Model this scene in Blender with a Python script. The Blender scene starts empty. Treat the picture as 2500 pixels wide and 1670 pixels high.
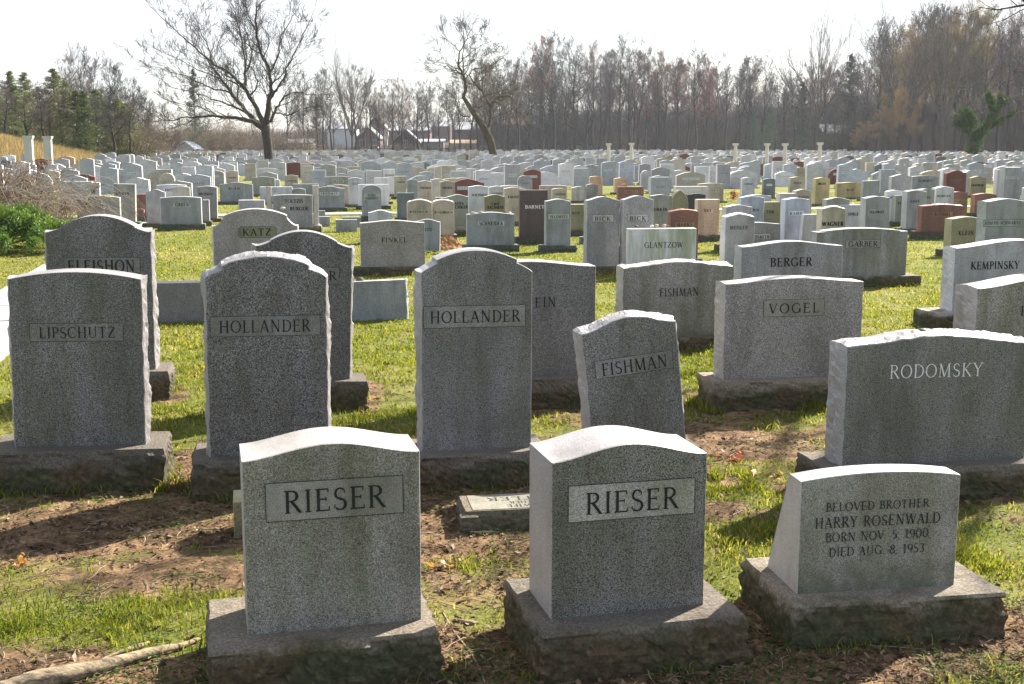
import bpy, math, random
import numpy as np
from mathutils import Vector, noise as mnoise

# ---------------------------------------------------------------- camera, sky, sun, exposure
SC = bpy.context.scene
COL = SC.collection
CAM_H, FPX, PCX, PCY, HORIZ = 1.75, 3000.0, 1250.0, 835.0, 355.0
PITCH = math.atan((PCY - HORIZ) / FPX)
cam = bpy.data.cameras.new('camera')
cam_o = bpy.data.objects.new('camera', cam)
COL.objects.link(cam_o)
cam_o.location = (0, 0, CAM_H)
cam_o.rotation_euler = (math.pi / 2 - PITCH, 0, 0)
cam.sensor_width = 36.0
cam.lens = FPX / 2500.0 * 36.0
cam.clip_start = 0.05
cam.clip_end = 3000
SC.camera = cam_o

SUN_EL, SUN_AZ = math.radians(38), math.radians(44)
world = bpy.data.worlds.new('World')
SC.world = world
world.use_nodes = True
wn = world.node_tree
bg = wn.nodes['Background']
sky = wn.nodes.new('ShaderNodeTexSky')
sky.sky_type = 'NISHITA'
sky.sun_disc = False
sky.sun_elevation = SUN_EL
sky.sun_rotation = SUN_AZ
sky.air_density = 1.0
sky.dust_density = 1.0
# thin bright high cloud veil over the clear sky
tcw = wn.nodes.new('ShaderNodeTexCoord')
nzw = wn.nodes.new('ShaderNodeTexNoise')
nzw.inputs['Scale'].default_value = 2.2
nzw.inputs['Detail'].default_value = 5
mpw = wn.nodes.new('ShaderNodeMapping')
mpw.inputs['Scale'].default_value = (1, 1, 3.5)
wn.links.new(tcw.outputs['Generated'], mpw.inputs['Vector'])
wn.links.new(mpw.outputs['Vector'], nzw.inputs['Vector'])
rmpw = wn.nodes.new('ShaderNodeMapRange')
rmpw.inputs['From Min'].default_value = 0.3
rmpw.inputs['From Max'].default_value = 0.6
rmpw.inputs['To Min'].default_value = 0.62
rmpw.inputs['To Max'].default_value = 0.9
wn.links.new(nzw.outputs['Fac'], rmpw.inputs['Value'])
mixw = wn.nodes.new('ShaderNodeMix')
mixw.data_type = 'RGBA'
sepw = wn.nodes.new('ShaderNodeSeparateXYZ')
wn.links.new(tcw.outputs['Generated'], sepw.inputs[0])
# the veil thickens towards the sun's side of the sky, deep blue is left behind the camera
dirw = wn.nodes.new('ShaderNodeMapRange')
dirw.inputs['From Min'].default_value = -0.5
dirw.inputs['From Max'].default_value = 0.7
dirw.inputs['To Min'].default_value = 0.6
dirw.inputs['To Max'].default_value = 1.05
wn.links.new(sepw.outputs['Y'], dirw.inputs['Value'])
mulw = wn.nodes.new('ShaderNodeMath')
mulw.operation = 'MULTIPLY'
mulw.use_clamp = True
wn.links.new(rmpw.outputs['Result'], mulw.inputs[0])
wn.links.new(dirw.outputs['Result'], mulw.inputs[1])
wn.links.new(mulw.outputs[0], mixw.inputs[0])
wn.links.new(sky.outputs[0], mixw.inputs[6])
mixw.inputs[7].default_value = (2.62, 2.7, 2.8, 1)
wn.links.new(mixw.outputs[2], bg.inputs['Color'])
bg.inputs['Strength'].default_value = 0.1

sun = bpy.data.lights.new('sun', 'SUN')
sun.energy = 5.0
sun.angle = math.radians(0.5)
sun.color = (1.0, 0.93, 0.82)
sun_o = bpy.data.objects.new('sun', sun)
COL.objects.link(sun_o)
SUN_DIR = Vector((math.sin(SUN_AZ) * math.cos(SUN_EL), math.cos(SUN_AZ) * math.cos(SUN_EL), math.sin(SUN_EL)))
sun_o.rotation_euler = (-SUN_DIR).to_track_quat('-Z', 'Y').to_euler()
sun_o.location = (20, 20, 30)

SC.view_settings.view_transform = 'Standard'
SC.view_settings.look = 'None'
SC.view_settings.exposure = 1.9
SC.view_settings.gamma = 1.0

random.seed(5)
RNG = np.random.default_rng(11)

# ---------------------------------------------------------------- helpers
def ray(px, py):
    u, v = (px - PCX) / FPX, (PCY - py) / FPX
    c, s = math.cos(PITCH), math.sin(PITCH)
    return Vector((u, c + v * s, -s + v * c))

def on_z(px, py, z=0.0):
    d = ray(px, py)
    t = (z - CAM_H) / d.z
    return Vector((d.x * t, d.y * t, z))

def at_y(px, Y):
    """x of a picture column at ground distance Y (near the horizon row)"""
    return (px - PCX) / FPX * Y * math.cos(PITCH)

def project(p):
    x, y, z = p[0], p[1], p[2] - CAM_H
    c, s = math.cos(PITCH), math.sin(PITCH)
    zc = y * c - z * s
    yc = y * s + z * c
    return (PCX + FPX * x / zc, PCY - FPX * yc / zc)

def sstep(a, b, x):
    t = np.clip((x - a) / (b - a), 0, 1)
    return t * t * (3 - 2 * t)

def vnoise(x, y, seed=0):
    """smooth value noise, numpy arrays in, 0..1 out"""
    xi, yi = np.floor(x).astype(np.int64), np.floor(y).astype(np.int64)
    xf, yf = x - xi, y - yi
    xf, yf = xf * xf * (3 - 2 * xf), yf * yf * (3 - 2 * yf)
    def h(a, b):
        n = (a * 374761393 + b * 668265263 + seed * 1442695041) & 0x7fffffff
        n = ((n ^ (n >> 13)) * 1274126177) & 0x7fffffff
        return ((n ^ (n >> 16)) & 0xffff) / 65535.0
    return (h(xi, yi) * (1 - xf) + h(xi + 1, yi) * xf) * (1 - yf) + (h(xi, yi + 1) * (1 - xf) + h(xi + 1, yi + 1) * xf) * yf

def fbm(x, y, seed=0, octs=4):
    a, s, t = 1.0, 0.0, 0.0
    for i in range(octs):
        s += a * vnoise(x * 2 ** i, y * 2 ** i, seed + i * 17)
        t += a
        a *= .55
    return s / t

def terrain(x, y):
    x, y = np.asarray(x, float), np.asarray(y, float)
    bank = 2.5 * sstep(20, 38, -x - np.maximum(y - 75, 0) * .36) * sstep(70, 90, y) * (1 - sstep(125, 150, y))
    return bank * (1 + .12 * (fbm(x * .1, y * .1, 3) - .5))

def tz(x, y):
    return float(terrain(x, y))

def mesh_np(name, verts, loops, starts, totals, mats, smooth=False, colors=None, attr=None, mat_idx=None):
    me = bpy.data.meshes.new(name)
    verts = np.asarray(verts, np.float32).reshape(-1, 3)
    loops = np.asarray(loops, np.int32).ravel()
    me.vertices.add(len(verts)); me.vertices.foreach_set('co', verts.ravel())
    me.loops.add(len(loops)); me.loops.foreach_set('vertex_index', loops)
    me.polygons.add(len(starts))
    me.polygons.foreach_set('loop_start', np.asarray(starts, np.int32))
    me.polygons.foreach_set('loop_total', np.asarray(totals, np.int32))
    if mat_idx is not None:
        me.polygons.foreach_set('material_index', np.asarray(mat_idx, np.int32))
    me.polygons.foreach_set('use_smooth', np.full(len(starts), smooth, dtype=bool))
    for m in (mats if isinstance(mats, (list, tuple)) else [mats]):
        me.materials.append(m)
    me.update(calc_edges=True)
    if colors is not None:
        ca = me.color_attributes.new('col', 'FLOAT_COLOR', 'POINT')
        c4 = np.ones((len(verts), 4), np.float32)
        c4[:, :3] = colors
        ca.data.foreach_set('color', c4.ravel())
    if attr is not None:
        for k, v in attr.items():
            at = me.attributes.new(k, 'FLOAT', 'POINT')
            at.data.foreach_set('value', np.asarray(v, np.float32))
    return me

def mesh_py(name, verts, faces, mats, smooth=False, mat_idx=None):
    me = bpy.data.meshes.new(name)
    me.from_pydata([tuple(v) for v in verts], [], faces)
    for m in (mats if isinstance(mats, (list, tuple)) else [mats]):
        me.materials.append(m)
    if mat_idx is not None:
        me.polygons.foreach_set('material_index', mat_idx)
    if smooth:
        me.polygons.foreach_set('use_smooth', [True] * len(me.polygons))
    me.update()
    return me

def link(name, me, parent=None, loc=None, rot=None):
    o = bpy.data.objects.new(name, me)
    COL.objects.link(o)
    if parent is not None:
        o.parent = parent
    if loc is not None:
        o.location = loc
    if rot is not None:
        o.rotation_euler = rot
    return o

def tag(o, label, cat, group=None, kind=None):
    if label: o['label'] = label
    if cat: o['category'] = cat
    if group: o['group'] = group
    if kind: o['kind'] = kind
    return o

def thing(name, label, cat, loc=(0, 0, 0), rot=(0, 0, 0), group=None):
    o = bpy.data.objects.new(name, None)
    o.empty_display_size = .2
    COL.objects.link(o)
    o.location = loc
    o.rotation_euler = rot
    return tag(o, label, cat, group)

def quads(n):
    """loops, starts, totals for n separate quads over 4n vertices"""
    return np.arange(4 * n), np.arange(n) * 4, np.full(n, 4)

class MB:
    def __init__(self):
        self.v, self.f, self.m = [], [], []
    def add(self, verts, faces, mi=0):
        b = len(self.v)
        self.v += [tuple(p) for p in verts]
        self.f += [tuple(b + i for i in f) for f in faces]
        self.m += [mi] * len(faces)
    def box(self, x0, x1, y0, y1, z0, z1, mi=0):
        v = [(x0, y0, z0), (x1, y0, z0), (x1, y1, z0), (x0, y1, z0), (x0, y0, z1), (x1, y0, z1), (x1, y1, z1), (x0, y1, z1)]
        self.add(v, [(3, 2, 1, 0), (4, 5, 6, 7), (0, 1, 5, 4), (1, 2, 6, 5), (2, 3, 7, 6), (3, 0, 4, 7)], mi)
    def lathe(self, prof, n=16, cx=0, cy=0, mi=0):
        v, f = [], []
        for r, z in prof:
            for i in range(n):
                a = 2 * math.pi * i / n
                v.append((cx + r * math.cos(a), cy + r * math.sin(a), z))
        for k in range(len(prof) - 1):
            for i in range(n):
                j = (i + 1) % n
                f.append((k * n + i, k * n + j, (k + 1) * n + j, (k + 1) * n + i))
        f.append(tuple(range(n))[::-1])
        f.append(tuple((len(prof) - 1) * n + i for i in range(n)))
        self.add(v, f, mi)
    def mesh(self, name, mats, smooth=False):
        return mesh_py(name, self.v, self.f, mats, smooth, self.m)

def tubes(polys, k=6):
    """polylines [(points, radii)] -> verts, loops, starts, totals of closed tubes"""
    V, L = [], []
    base = 0
    ang = np.arange(k) * 2 * math.pi / k
    ca, sa = np.cos(ang), np.sin(ang)
    for pts, rad in polys:
        P = np.asarray(pts, float)
        R = np.asarray(rad, float)
        n = len(P)
        T = np.gradient(P, axis=0)
        T /= np.maximum(np.linalg.norm(T, axis=1, keepdims=True), 1e-9)
        ref = np.array([.31, .95, .05]) if abs(T[0][1]) < .8 else np.array([1, .1, .05])
        A = np.cross(T, ref); A /= np.maximum(np.linalg.norm(A, axis=1, keepdims=True), 1e-9)
        B = np.cross(T, A)
        V.append((P[:, None, :] + R[:, None, None] * (A[:, None, :] * ca[None, :, None] + B[:, None, :] * sa[None, :, None])).reshape(-1, 3))
        i = np.arange(n - 1)[:, None] * k + base
        j = np.arange(k)[None, :]
        j2 = (j + 1) % k
        q = np.stack([i + j, i + j2, i + k + j2, i + k + j], axis=-1)
        L.append(q.reshape(-1, 4))
        base += n * k
    V = np.concatenate(V); L = np.concatenate(L)
    return V, L.ravel(), np.arange(len(L)) * 4, np.full(len(L), 4)

def seg_prisms(P0, P1, R0, R1):
    """vectorised three-sided prisms for fine twigs"""
    P0, P1 = np.asarray(P0, float), np.asarray(P1, float)
    R0, R1 = np.asarray(R0, float), np.asarray(R1, float)
    T = P1 - P0
    T /= np.maximum(np.linalg.norm(T, axis=1, keepdims=True), 1e-9)
    ref = np.where(np.abs(T[:, 2:3]) < .9, np.array([[0, 0, 1.]]), np.array([[1., 0, 0]]))
    A = np.cross(T, ref); A /= np.maximum(np.linalg.norm(A, axis=1, keepdims=True), 1e-9)
    B = np.cross(T, A)
    n = len(P0)
    V = np.zeros((n, 6, 3))
    for k in range(3):
        a = 2 * math.pi * k / 3
        o = A * math.cos(a) + B * math.sin(a)
        V[:, k] = P0 + o * R0[:, None]
        V[:, 3 + k] = P1 + o * R1[:, None]
    base = (np.arange(n) * 6)[:, None, None]
    q = np.array([[0, 1, 4, 3], [1, 2, 5, 4], [2, 0, 3, 5]])[None]
    L = (base + q).reshape(-1, 4)
    return V.reshape(-1, 3), L.ravel(), np.arange(len(L)) * 4, np.full(len(L), 4)

# ---------------------------------------------------------------- materials
MATS = {}
def new_mat(name, rough=.8, spec=.3):
    m = bpy.data.materials.new(name)
    m.use_nodes = True
    b = m.node_tree.nodes['Principled BSDF']
    b.inputs['Roughness'].default_value = rough
    b.inputs['Specular IOR Level'].default_value = spec
    return m, m.node_tree, b

def nd(nt, t, **kw):
    n = nt.nodes.new(t)
    for k, v in kw.items():
        if k in n.inputs:
            n.inputs[k].default_value = v
        else:
            setattr(n, k, v)
    return n

def ramp(nt, src, stops):
    r = nt.nodes.new('ShaderNodeValToRGB')
    el = r.color_ramp.elements
    while len(el) < len(stops):
        el.new(.5)
    for e, (p, c) in zip(el, stops):
        e.position = p
        e.color = (c[0], c[1], c[2], 1) if hasattr(c, '__len__') else (c, c, c, 1)
    nt.links.new(src, r.inputs[0])
    return r.outputs[0]

def mixc(nt, a, b, fac, mode='MIX'):
    m = nt.nodes.new('ShaderNodeMix')
    m.data_type = 'RGBA'
    m.blend_type = mode
    for sock, v in ((m.inputs[0], fac), (m.inputs[6], a), (m.inputs[7], b)):
        if isinstance(v, bpy.types.NodeSocket):
            nt.links.new(v, sock)
        elif hasattr(v, '__len__'):
            sock.default_value = (v[0], v[1], v[2], 1)
        else:
            sock.default_value = v
    return m.outputs[2]

def tex(nt, kind, scale, detail=3, rough=.55, coord='Object', vscale=None):
    tc = nt.nodes.new('ShaderNodeTexCoord')
    v = tc.outputs[coord]
    if coord == 'Object':      # every object gets its own piece of the pattern
        oi = nt.nodes.new('ShaderNodeObjectInfo')
        sc_ = nd(nt, 'ShaderNodeVectorMath', operation='SCALE'); sc_.inputs['Scale'].default_value = 37.0
        cb = nt.nodes.new('ShaderNodeCombineXYZ')
        for q in range(3): nt.links.new(oi.outputs['Random'], cb.inputs[q])
        nt.links.new(cb.outputs[0], sc_.inputs[0])
        ad_ = nd(nt, 'ShaderNodeVectorMath', operation='ADD')
        nt.links.new(v, ad_.inputs[0]); nt.links.new(sc_.outputs[0], ad_.inputs[1])
        v = ad_.outputs[0]
    if vscale:
        mp = nd(nt, 'ShaderNodeMapping')
        mp.inputs['Scale'].default_value = vscale
        nt.links.new(v, mp.inputs['Vector'])
        v = mp.outputs['Vector']
    if kind == 'noise':
        n = nd(nt, 'ShaderNodeTexNoise', Scale=scale, Detail=detail, Roughness=rough)
        nt.links.new(v, n.inputs['Vector'])
        return n.outputs['Fac']
    n = nd(nt, 'ShaderNodeTexVoronoi', Scale=scale)
    nt.links.new(v, n.inputs['Vector'])
    return n.outputs['Color'] if kind == 'cells' else n.outputs['Distance']

def bump(nt, b, h, strength=.3, dist=.01):
    n = nd(nt, 'ShaderNodeBump', Strength=strength, Distance=dist)
    nt.links.new(h, n.inputs['Height'])
    nt.links.new(n.outputs[0], b.inputs['Normal'])

def granite(name, col, speck=.5, scale=150, stain=.35, moss=0.0, bmp=.15, streak=0.0, rough=.75):
    """speckled stone; grain, weather stains, algae near the foot"""
    if name in MATS: return MATS[name]
    scale *= 1.6
    m, nt, b = new_mat(name, .5, .6)
    g1 = tex(nt, 'noise', scale, 2, .7)
    g2 = tex(nt, 'cells', scale * 1.1)
    bw = nd(nt, 'ShaderNodeRGBToBW'); nt.links.new(g2, bw.inputs[0])
    lo, hi = 1 - speck, 1 + speck * .9
    c1 = ramp(nt, g1, [(.36, lo), (.5, 1.0), (.64, hi)])
    c2 = ramp(nt, bw.outputs[0], [(.22, max(.05, 1 - speck * 1.1)), (.34, .98), (.66, 1.0), (.8, 1 + speck * .8)])
    c = mixc(nt, c1, c2, 1.0, 'MULTIPLY')
    c = mixc(nt, c, col, 1.0, 'MULTIPLY')
    s = ramp(nt, tex(nt, 'noise', 2.3, 5, .6), [(.35, (1 - stain, 1 - stain, 1 - stain * 1.1)), (.6, 1.0), (.8, (1 + stain * .4, 1 + stain * .35, 1 + stain * .2))])
    c = mixc(nt, c, s, 1.0, 'MULTIPLY')
    wz = ramp(nt, tex(nt, 'noise', 3.2, 6, .65, vscale=(1.8, 1, .35)), [(.38, (.70, .69, .64)), (.5, 1.0), (.7, (1.14, 1.13, 1.09))])
    c = mixc(nt, c, wz, .75, 'MULTIPLY')
    if streak > 0:
        st = ramp(nt, tex(nt, 'noise', 5, 4, .6, vscale=(1.6, 1, .22)), [(.42, (1 - streak, 1 - streak * .9, 1 - streak * 1.4)), (.6, 1.0)])
        c = mixc(nt, c, st, 1.0, 'MULTIPLY')
    if moss > 0:
        tc = nd(nt, 'ShaderNodeTexCoord'); sp = nd(nt, 'ShaderNodeSeparateXYZ')
        nt.links.new(tc.outputs['Object'], sp.inputs[0])
        mr = nd(nt, 'ShaderNodeMapRange'); mr.inputs['From Min'].default_value = .02; mr.inputs['From Max'].default_value = .22
        mr.inputs['To Min'].default_value = .26; mr.inputs['To Max'].default_value = -.1
        nt.links.new(sp.outputs['Z'], mr.inputs['Value'])
        ad = nd(nt, 'ShaderNodeMath', operation='ADD'); nt.links.new(mr.outputs[0], ad.inputs[0]); nt.links.new(tex(nt, 'noise', 9, 6, .75), ad.inputs[1])
        mk = ramp(nt, ad.outputs[0], [(.55, 0.0), (.78, moss)])
        c = mixc(nt, c, (.055, .058, .03), mk)
    nt.links.new(c, b.inputs['Base Color'])
    bump(nt, b, g1, bmp, .004)
    MATS[name] = m
    return m

def base_mat(name, col, dirt=(.075, .05, .028), amt=.95):
    if name in MATS: return MATS[name]
    m, nt, b = new_mat(name, .85, .2)
    g1 = tex(nt, 'noise', 110, 3, .7)
    c = mixc(nt, ramp(nt, g1, [(.35, .6), (.5, 1.0), (.66, 1.5)]), col, 1.0, 'MULTIPLY')
    tc = nd(nt, 'ShaderNodeTexCoord'); sp = nd(nt, 'ShaderNodeSeparateXYZ')
    nt.links.new(tc.outputs['Object'], sp.inputs[0])
    mr = nd(nt, 'ShaderNodeMapRange'); mr.inputs['From Min'].default_value = -.02; mr.inputs['From Max'].default_value = .185
    mr.inputs['To Min'].default_value = .62; mr.inputs['To Max'].default_value = -.2
    nt.links.new(sp.outputs['Z'], mr.inputs['Value'])
    ad = nd(nt, 'ShaderNodeMath', operation='ADD'); nt.links.new(mr.outputs[0], ad.inputs[0]); nt.links.new(tex(nt, 'noise', 6, 6, .7), ad.inputs[1])
    mk = ramp(nt, ad.outputs[0], [(.38, 0.08), (.62, amt)])
    d = mixc(nt, dirt, (dirt[0] * .62, dirt[1] * .95, dirt[2] * .8), ramp(nt, tex(nt, 'noise', 4, 4, .6), [(.4, 0.0), (.6, 1.0)]))
    c = mixc(nt, c, mixc(nt, d, ramp(nt, tex(nt, 'noise', 34, 7, .75), [(.32, .4), (.5, .95), (.62, 1.5), (.7, 2.6)]), 1.0, 'MULTIPLY'), mk)
    nt.links.new(c, b.inputs['Base Color'])
    bump(nt, b, tex(nt, 'noise', 20, 9, .75), 1.0, .03)
    MATS[name] = m
    return m

def plain(name, col, rough=.8, var=.25, scale=8, spec=.3, bmp=0):
    if name in MATS: return MATS[name]
    m, nt, b = new_mat(name, rough, spec)
    f = tex(nt, 'noise', scale, 5, .6)
    c = mixc(nt, ramp(nt, f, [(.3, 1 - var), (.7, 1 + var)]), col, 1.0, 'MULTIPLY')
    nt.links.new(c, b.inputs['Base Color'])
    if bmp: bump(nt, b, f, bmp, .01)
    MATS[name] = m
    return m

def leaf_mat(name, use='attr', trans=.5, col=(.1, .12, .03), rough=.6):
    """thin foliage that lets light through; colour from the col attribute, the object colour or fixed"""
    if name in MATS: return MATS[name]
    m = bpy.data.materials.new(name); m.use_nodes = True
    nt = m.node_tree; nt.nodes.clear()
    out = nt.nodes.new('ShaderNodeOutputMaterial')
    if use == 'attr':
        a = nd(nt, 'ShaderNodeAttribute', attribute_name='col'); c = a.outputs['Color']
    elif use == 'object':
        a = nt.nodes.new('ShaderNodeObjectInfo'); c = a.outputs['Color']
    else:
        a = nt.nodes.new('ShaderNodeRGB'); a.outputs[0].default_value = (*col, 1); c = a.outputs[0]
    df = nt.nodes.new('ShaderNodeBsdfDiffuse'); tr = nt.nodes.new('ShaderNodeBsdfTranslucent')
    gl = nd(nt, 'ShaderNodeBsdfGlossy', Roughness=rough * .7)
    tint = mixc(nt, c, (1.35, 1.3, .55), 1.0, 'MULTIPLY')
    nt.links.new(c, df.inputs[0]); nt.links.new(tint, tr.inputs[0])
    mx = nt.nodes.new('ShaderNodeMixShader'); mx.inputs[0].default_value = trans
    nt.links.new(df.outputs[0], mx.inputs[1]); nt.links.new(tr.outputs[0], mx.inputs[2])
    gl.inputs['Color'].default_value = (.5, .5, .5, 1)
    m2 = nt.nodes.new('ShaderNodeMixShader'); m2.inputs[0].default_value = .015 if name in ('grass_blades', 'litter_flakes') else .05
    nt.links.new(mx.outputs[0], m2.inputs[1]); nt.links.new(gl.outputs[0], m2.inputs[2])
    nt.links.new(m2.outputs[0], out.inputs[0])
    MATS[name] = m
    return m

def tint_mat(name, use='object', rough=.85, scale=30, var=.25, gain=1.0):
    """opaque surface whose colour comes from the object colour or the col attribute"""
    if name in MATS: return MATS[name]
    m, nt, b = new_mat(name, rough, .25)
    if use == 'object':
        a = nt.nodes.new('ShaderNodeObjectInfo'); c = a.outputs['Color']
    else:
        a = nd(nt, 'ShaderNodeAttribute', attribute_name='col'); c = a.outputs['Color']
    f = tex(nt, 'noise', scale, 4, .65)
    c = mixc(nt, c, ramp(nt, f, [(.3, (1 - var) * gain), (.7, (1 + var) * gain)]), 1.0, 'MULTIPLY')
    f2 = tex(nt, 'noise', 2.2, 4, .65)
    c = mixc(nt, c, ramp(nt, f2, [(.35, 1 - var), (.65, 1 + var * .4)]), 1.0, 'MULTIPLY')
    nt.links.new(c, b.inputs['Base Color'])
    MATS[name] = m
    return m

# ---------------------------------------------------------------- cut lettering (stroke-built roman capitals)
TK, TN, SF = .125, .06, .045
def _arc(cx, cy, rx, ry, a0, a1, w0, wm):
    pts = []
    n = max(5, int(abs(a1 - a0) / 18))
    for i in range(n + 1):
        a = math.radians(a0 + (a1 - a0) * i / n)
        w = w0 + (wm - w0) * abs(math.cos(a)) ** 1.5
        pts.append((cx + rx * math.cos(a), cy + ry * math.sin(a), w))
    return pts
def _l(x0, y0, x1, y1, w): return [(x0, y0, w), (x1, y1, w)]
def _s(x, y, L=.24): return [(x - L / 2, y, SF), (x + L / 2, y, SF)]
def _v(x, y0, y1): return [(x, y0, SF), (x, y1, SF)]
_C = _arc(.45, .5, .37, .48, 48, 312, TN, TK)
GL = {
 'A': (.8, [_l(.1, .02, .4, .98, TN), _l(.4, .98, .7, .02, TK), _l(.22, .36, .6, .36, TN), _s(.1, .02), _s(.7, .02)]),
 'B': (.68, [_l(.17, 0, .17, 1, TK), _l(.05, .97, .34, .97, TN), _arc(.34, .76, .2, .21, 90, -90, TN, TK), _l(.17, .54, .36, .54, TN), _arc(.36, .28, .24, .25, 90, -90, TN, TK), _l(.05, .03, .38, .03, TN)]),
 'C': (.8, [_C, _v(.7, .68, .9)]),
 'D': (.82, [_l(.17, 0, .17, 1, TK), _l(.05, .97, .34, .97, TN), _arc(.34, .5, .4, .47, 90, -90, TN, TK), _l(.05, .03, .34, .03, TN)]),
 'E': (.68, [_l(.17, 0, .17, 1, TK), _l(.05, .97, .58, .97, TN), _l(.17, .53, .48, .53, TN), _l(.05, .03, .62, .03, TN), _v(.57, .82, .97), _v(.48, .44, .62), _v(.61, .03, .2)]),
 'F': (.62, [_l(.17, 0, .17, 1, TK), _l(.05, .97, .57, .97, TN), _l(.17, .53, .46, .53, TN), _v(.56, .8, .97), _v(.46, .44, .62), _s(.17, .02)]),
 'G': (.86, [_arc(.45, .5, .37, .48, 48, 330, TN, TK), _v(.7, .7, .9), _l(.74, .06, .74, .42, TK), _s(.74, .43)]),
 'H': (.88, [_l(.18, 0, .18, 1, TK), _l(.7, 0, .7, 1, TK), _l(.18, .52, .7, .52, TN), _s(.18, .02), _s(.18, .98), _s(.7, .02), _s(.7, .98)]),
 'I': (.36, [_l(.18, 0, .18, 1, TK), _s(.18, .02), _s(.18, .98)]),
 'J': (.46, [_l(.28, .2, .28, 1, TK), _arc(.12, .18, .16, .2, 0, -110, TK, TN), _s(.28, .98)]),
 'K': (.8, [_l(.17, 0, .17, 1, TK), _l(.18, .42, .64, .98, TN), _l(.3, .56, .7, .02, TK), _s(.17, .02), _s(.17, .98), _s(.64, .98, .2), _s(.7, .02, .2)]),
 'L': (.64, [_l(.17, 0, .17, 1, TK), _l(.05, .03, .58, .03, TN), _s(.17, .98), _v(.58, .03, .22)]),
 'M': (1.02, [_l(.16, 0, .19, 1, TN), _l(.19, 1, .5, .04, TK), _l(.5, .04, .82, 1, TN), _l(.82, 1, .86, 0, TK), _s(.16, .02, .2), _s(.86, .02), _s(.14, .98, .14), _s(.87, .98, .14)]),
 'N': (.9, [_l(.17, 0, .17, 1, TN), _l(.17, 1, .72, .02, TK), _l(.72, .02, .72, 1, TN), _s(.17, .02), _s(.12, .98, .16), _s(.72, .98)]),
 'O': (.9, [_arc(.45, .5, .37, .48, 0, 360, TN, TK)]),
 'P': (.64, [_l(.17, 0, .17, 1, TK), _l(.05, .97, .34, .97, TN), _arc(.34, .73, .23, .24, 90, -90, TN, TK), _l(.17, .49, .34, .49, TN), _s(.17, .02)]),
 'R': (.76, [_l(.17, 0, .17, 1, TK), _l(.05, .97, .34, .97, TN), _arc(.34, .75, .22, .22, 90, -90, TN, TK), _l(.17, .52, .36, .52, TN), _l(.34, .52, .68, .02, TK), _s(.17, .02), _s(.7, .02, .14)]),
 'S': (.62, [_arc(.31, .74, .19, .23, 40, 262, TN, TK * .85), _l(.26, .53, .4, .46, TK * .95), _arc(.31, .26, .22, .24, 65, -140, TN, TK), _v(.49, .76, .9), _v(.09, .1, .26)]),
 'T': (.76, [_l(.37, 0, .37, 1, TK), _l(.05, .97, .69, .97, TN), _v(.06, .82, .97), _v(.68, .82, .97), _s(.37, .02)]),
 'U': (.88, [_l(.18, .3, .18, 1, TK), _arc(.44, .3, .26, .28, 180, 360, TN, TN * 1.2), _l(.7, .3, .7, 1, TN), _s(.18, .98), _s(.7, .98)]),
 'V': (.8, [_l(.1, .98, .4, .02, TK), _l(.4, .02, .7, .98, TN), _s(.1, .98), _s(.7, .98)]),
 'W': (1.1, [_l(.1, .98, .34, .02, TK), _l(.34, .02, .55, .98, TN), _l(.55, .98, .79, .02, TK), _l(.79, .02, 1.02, .98, TN), _s(.1, .98), _s(.55, .98, .16), _s(1.02, .98, .2)]),
 'X': (.78, [_l(.1, .98, .68, .02, TK), _l(.68, .98, .1, .02, TN), _s(.1, .98), _s(.68, .98), _s(.1, .02), _s(.68, .02)]),
 'Y': (.78, [_l(.1, .98, .39, .48, TK), _l(.39, .48, .68, .98, TN), _l(.39, 0, .39, .5, TK), _s(.1, .98), _s(.68, .98), _s(.39, .02)]),
 'Z': (.72, [_l(.08, .97, .62, .97, TN), _l(.6, .95, .1, .05, TK), _l(.08, .03, .64, .03, TN), _v(.1, .82, .97), _v(.63, .03, .2)]),
 '0': (.72, [_arc(.36, .5, .28, .48, 0, 360, TN, TK)]),
 '1': (.44, [_l(.24, 0, .24, 1, TK), _l(.08, .84, .24, .98, TN), _s(.24, .02)]),
 '3': (.62, [_arc(.29, .75, .19, .22, 140, -90, TN, TK), _arc(.29, .27, .23, .25, 90, -140, TN, TK)]),
 '5': (.62, [_l(.14, .97, .5, .97, TN), _l(.14, .55, .14, .97, TN), _arc(.29, .3, .23, .28, 120, -140, TN, TK)]),
 '8': (.64, [_arc(.32, .75, .19, .22, 0, 360, TN, TK), _arc(.32, .27, .24, .25, 0, 360, TN, TK)]),
 '9': (.66, [_arc(.33, .68, .24, .29, 0, 360, TN, TK), _arc(.2, .5, .37, .48, 20, -60, TN, TK * .8)]),
 '.': (.26, [_l(.12, .06, .12, .0, .12)]),
 ',': (.26, [_l(.14, .08, .08, -.12, .08)]),
 ' ': (.42, []),
}
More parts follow.
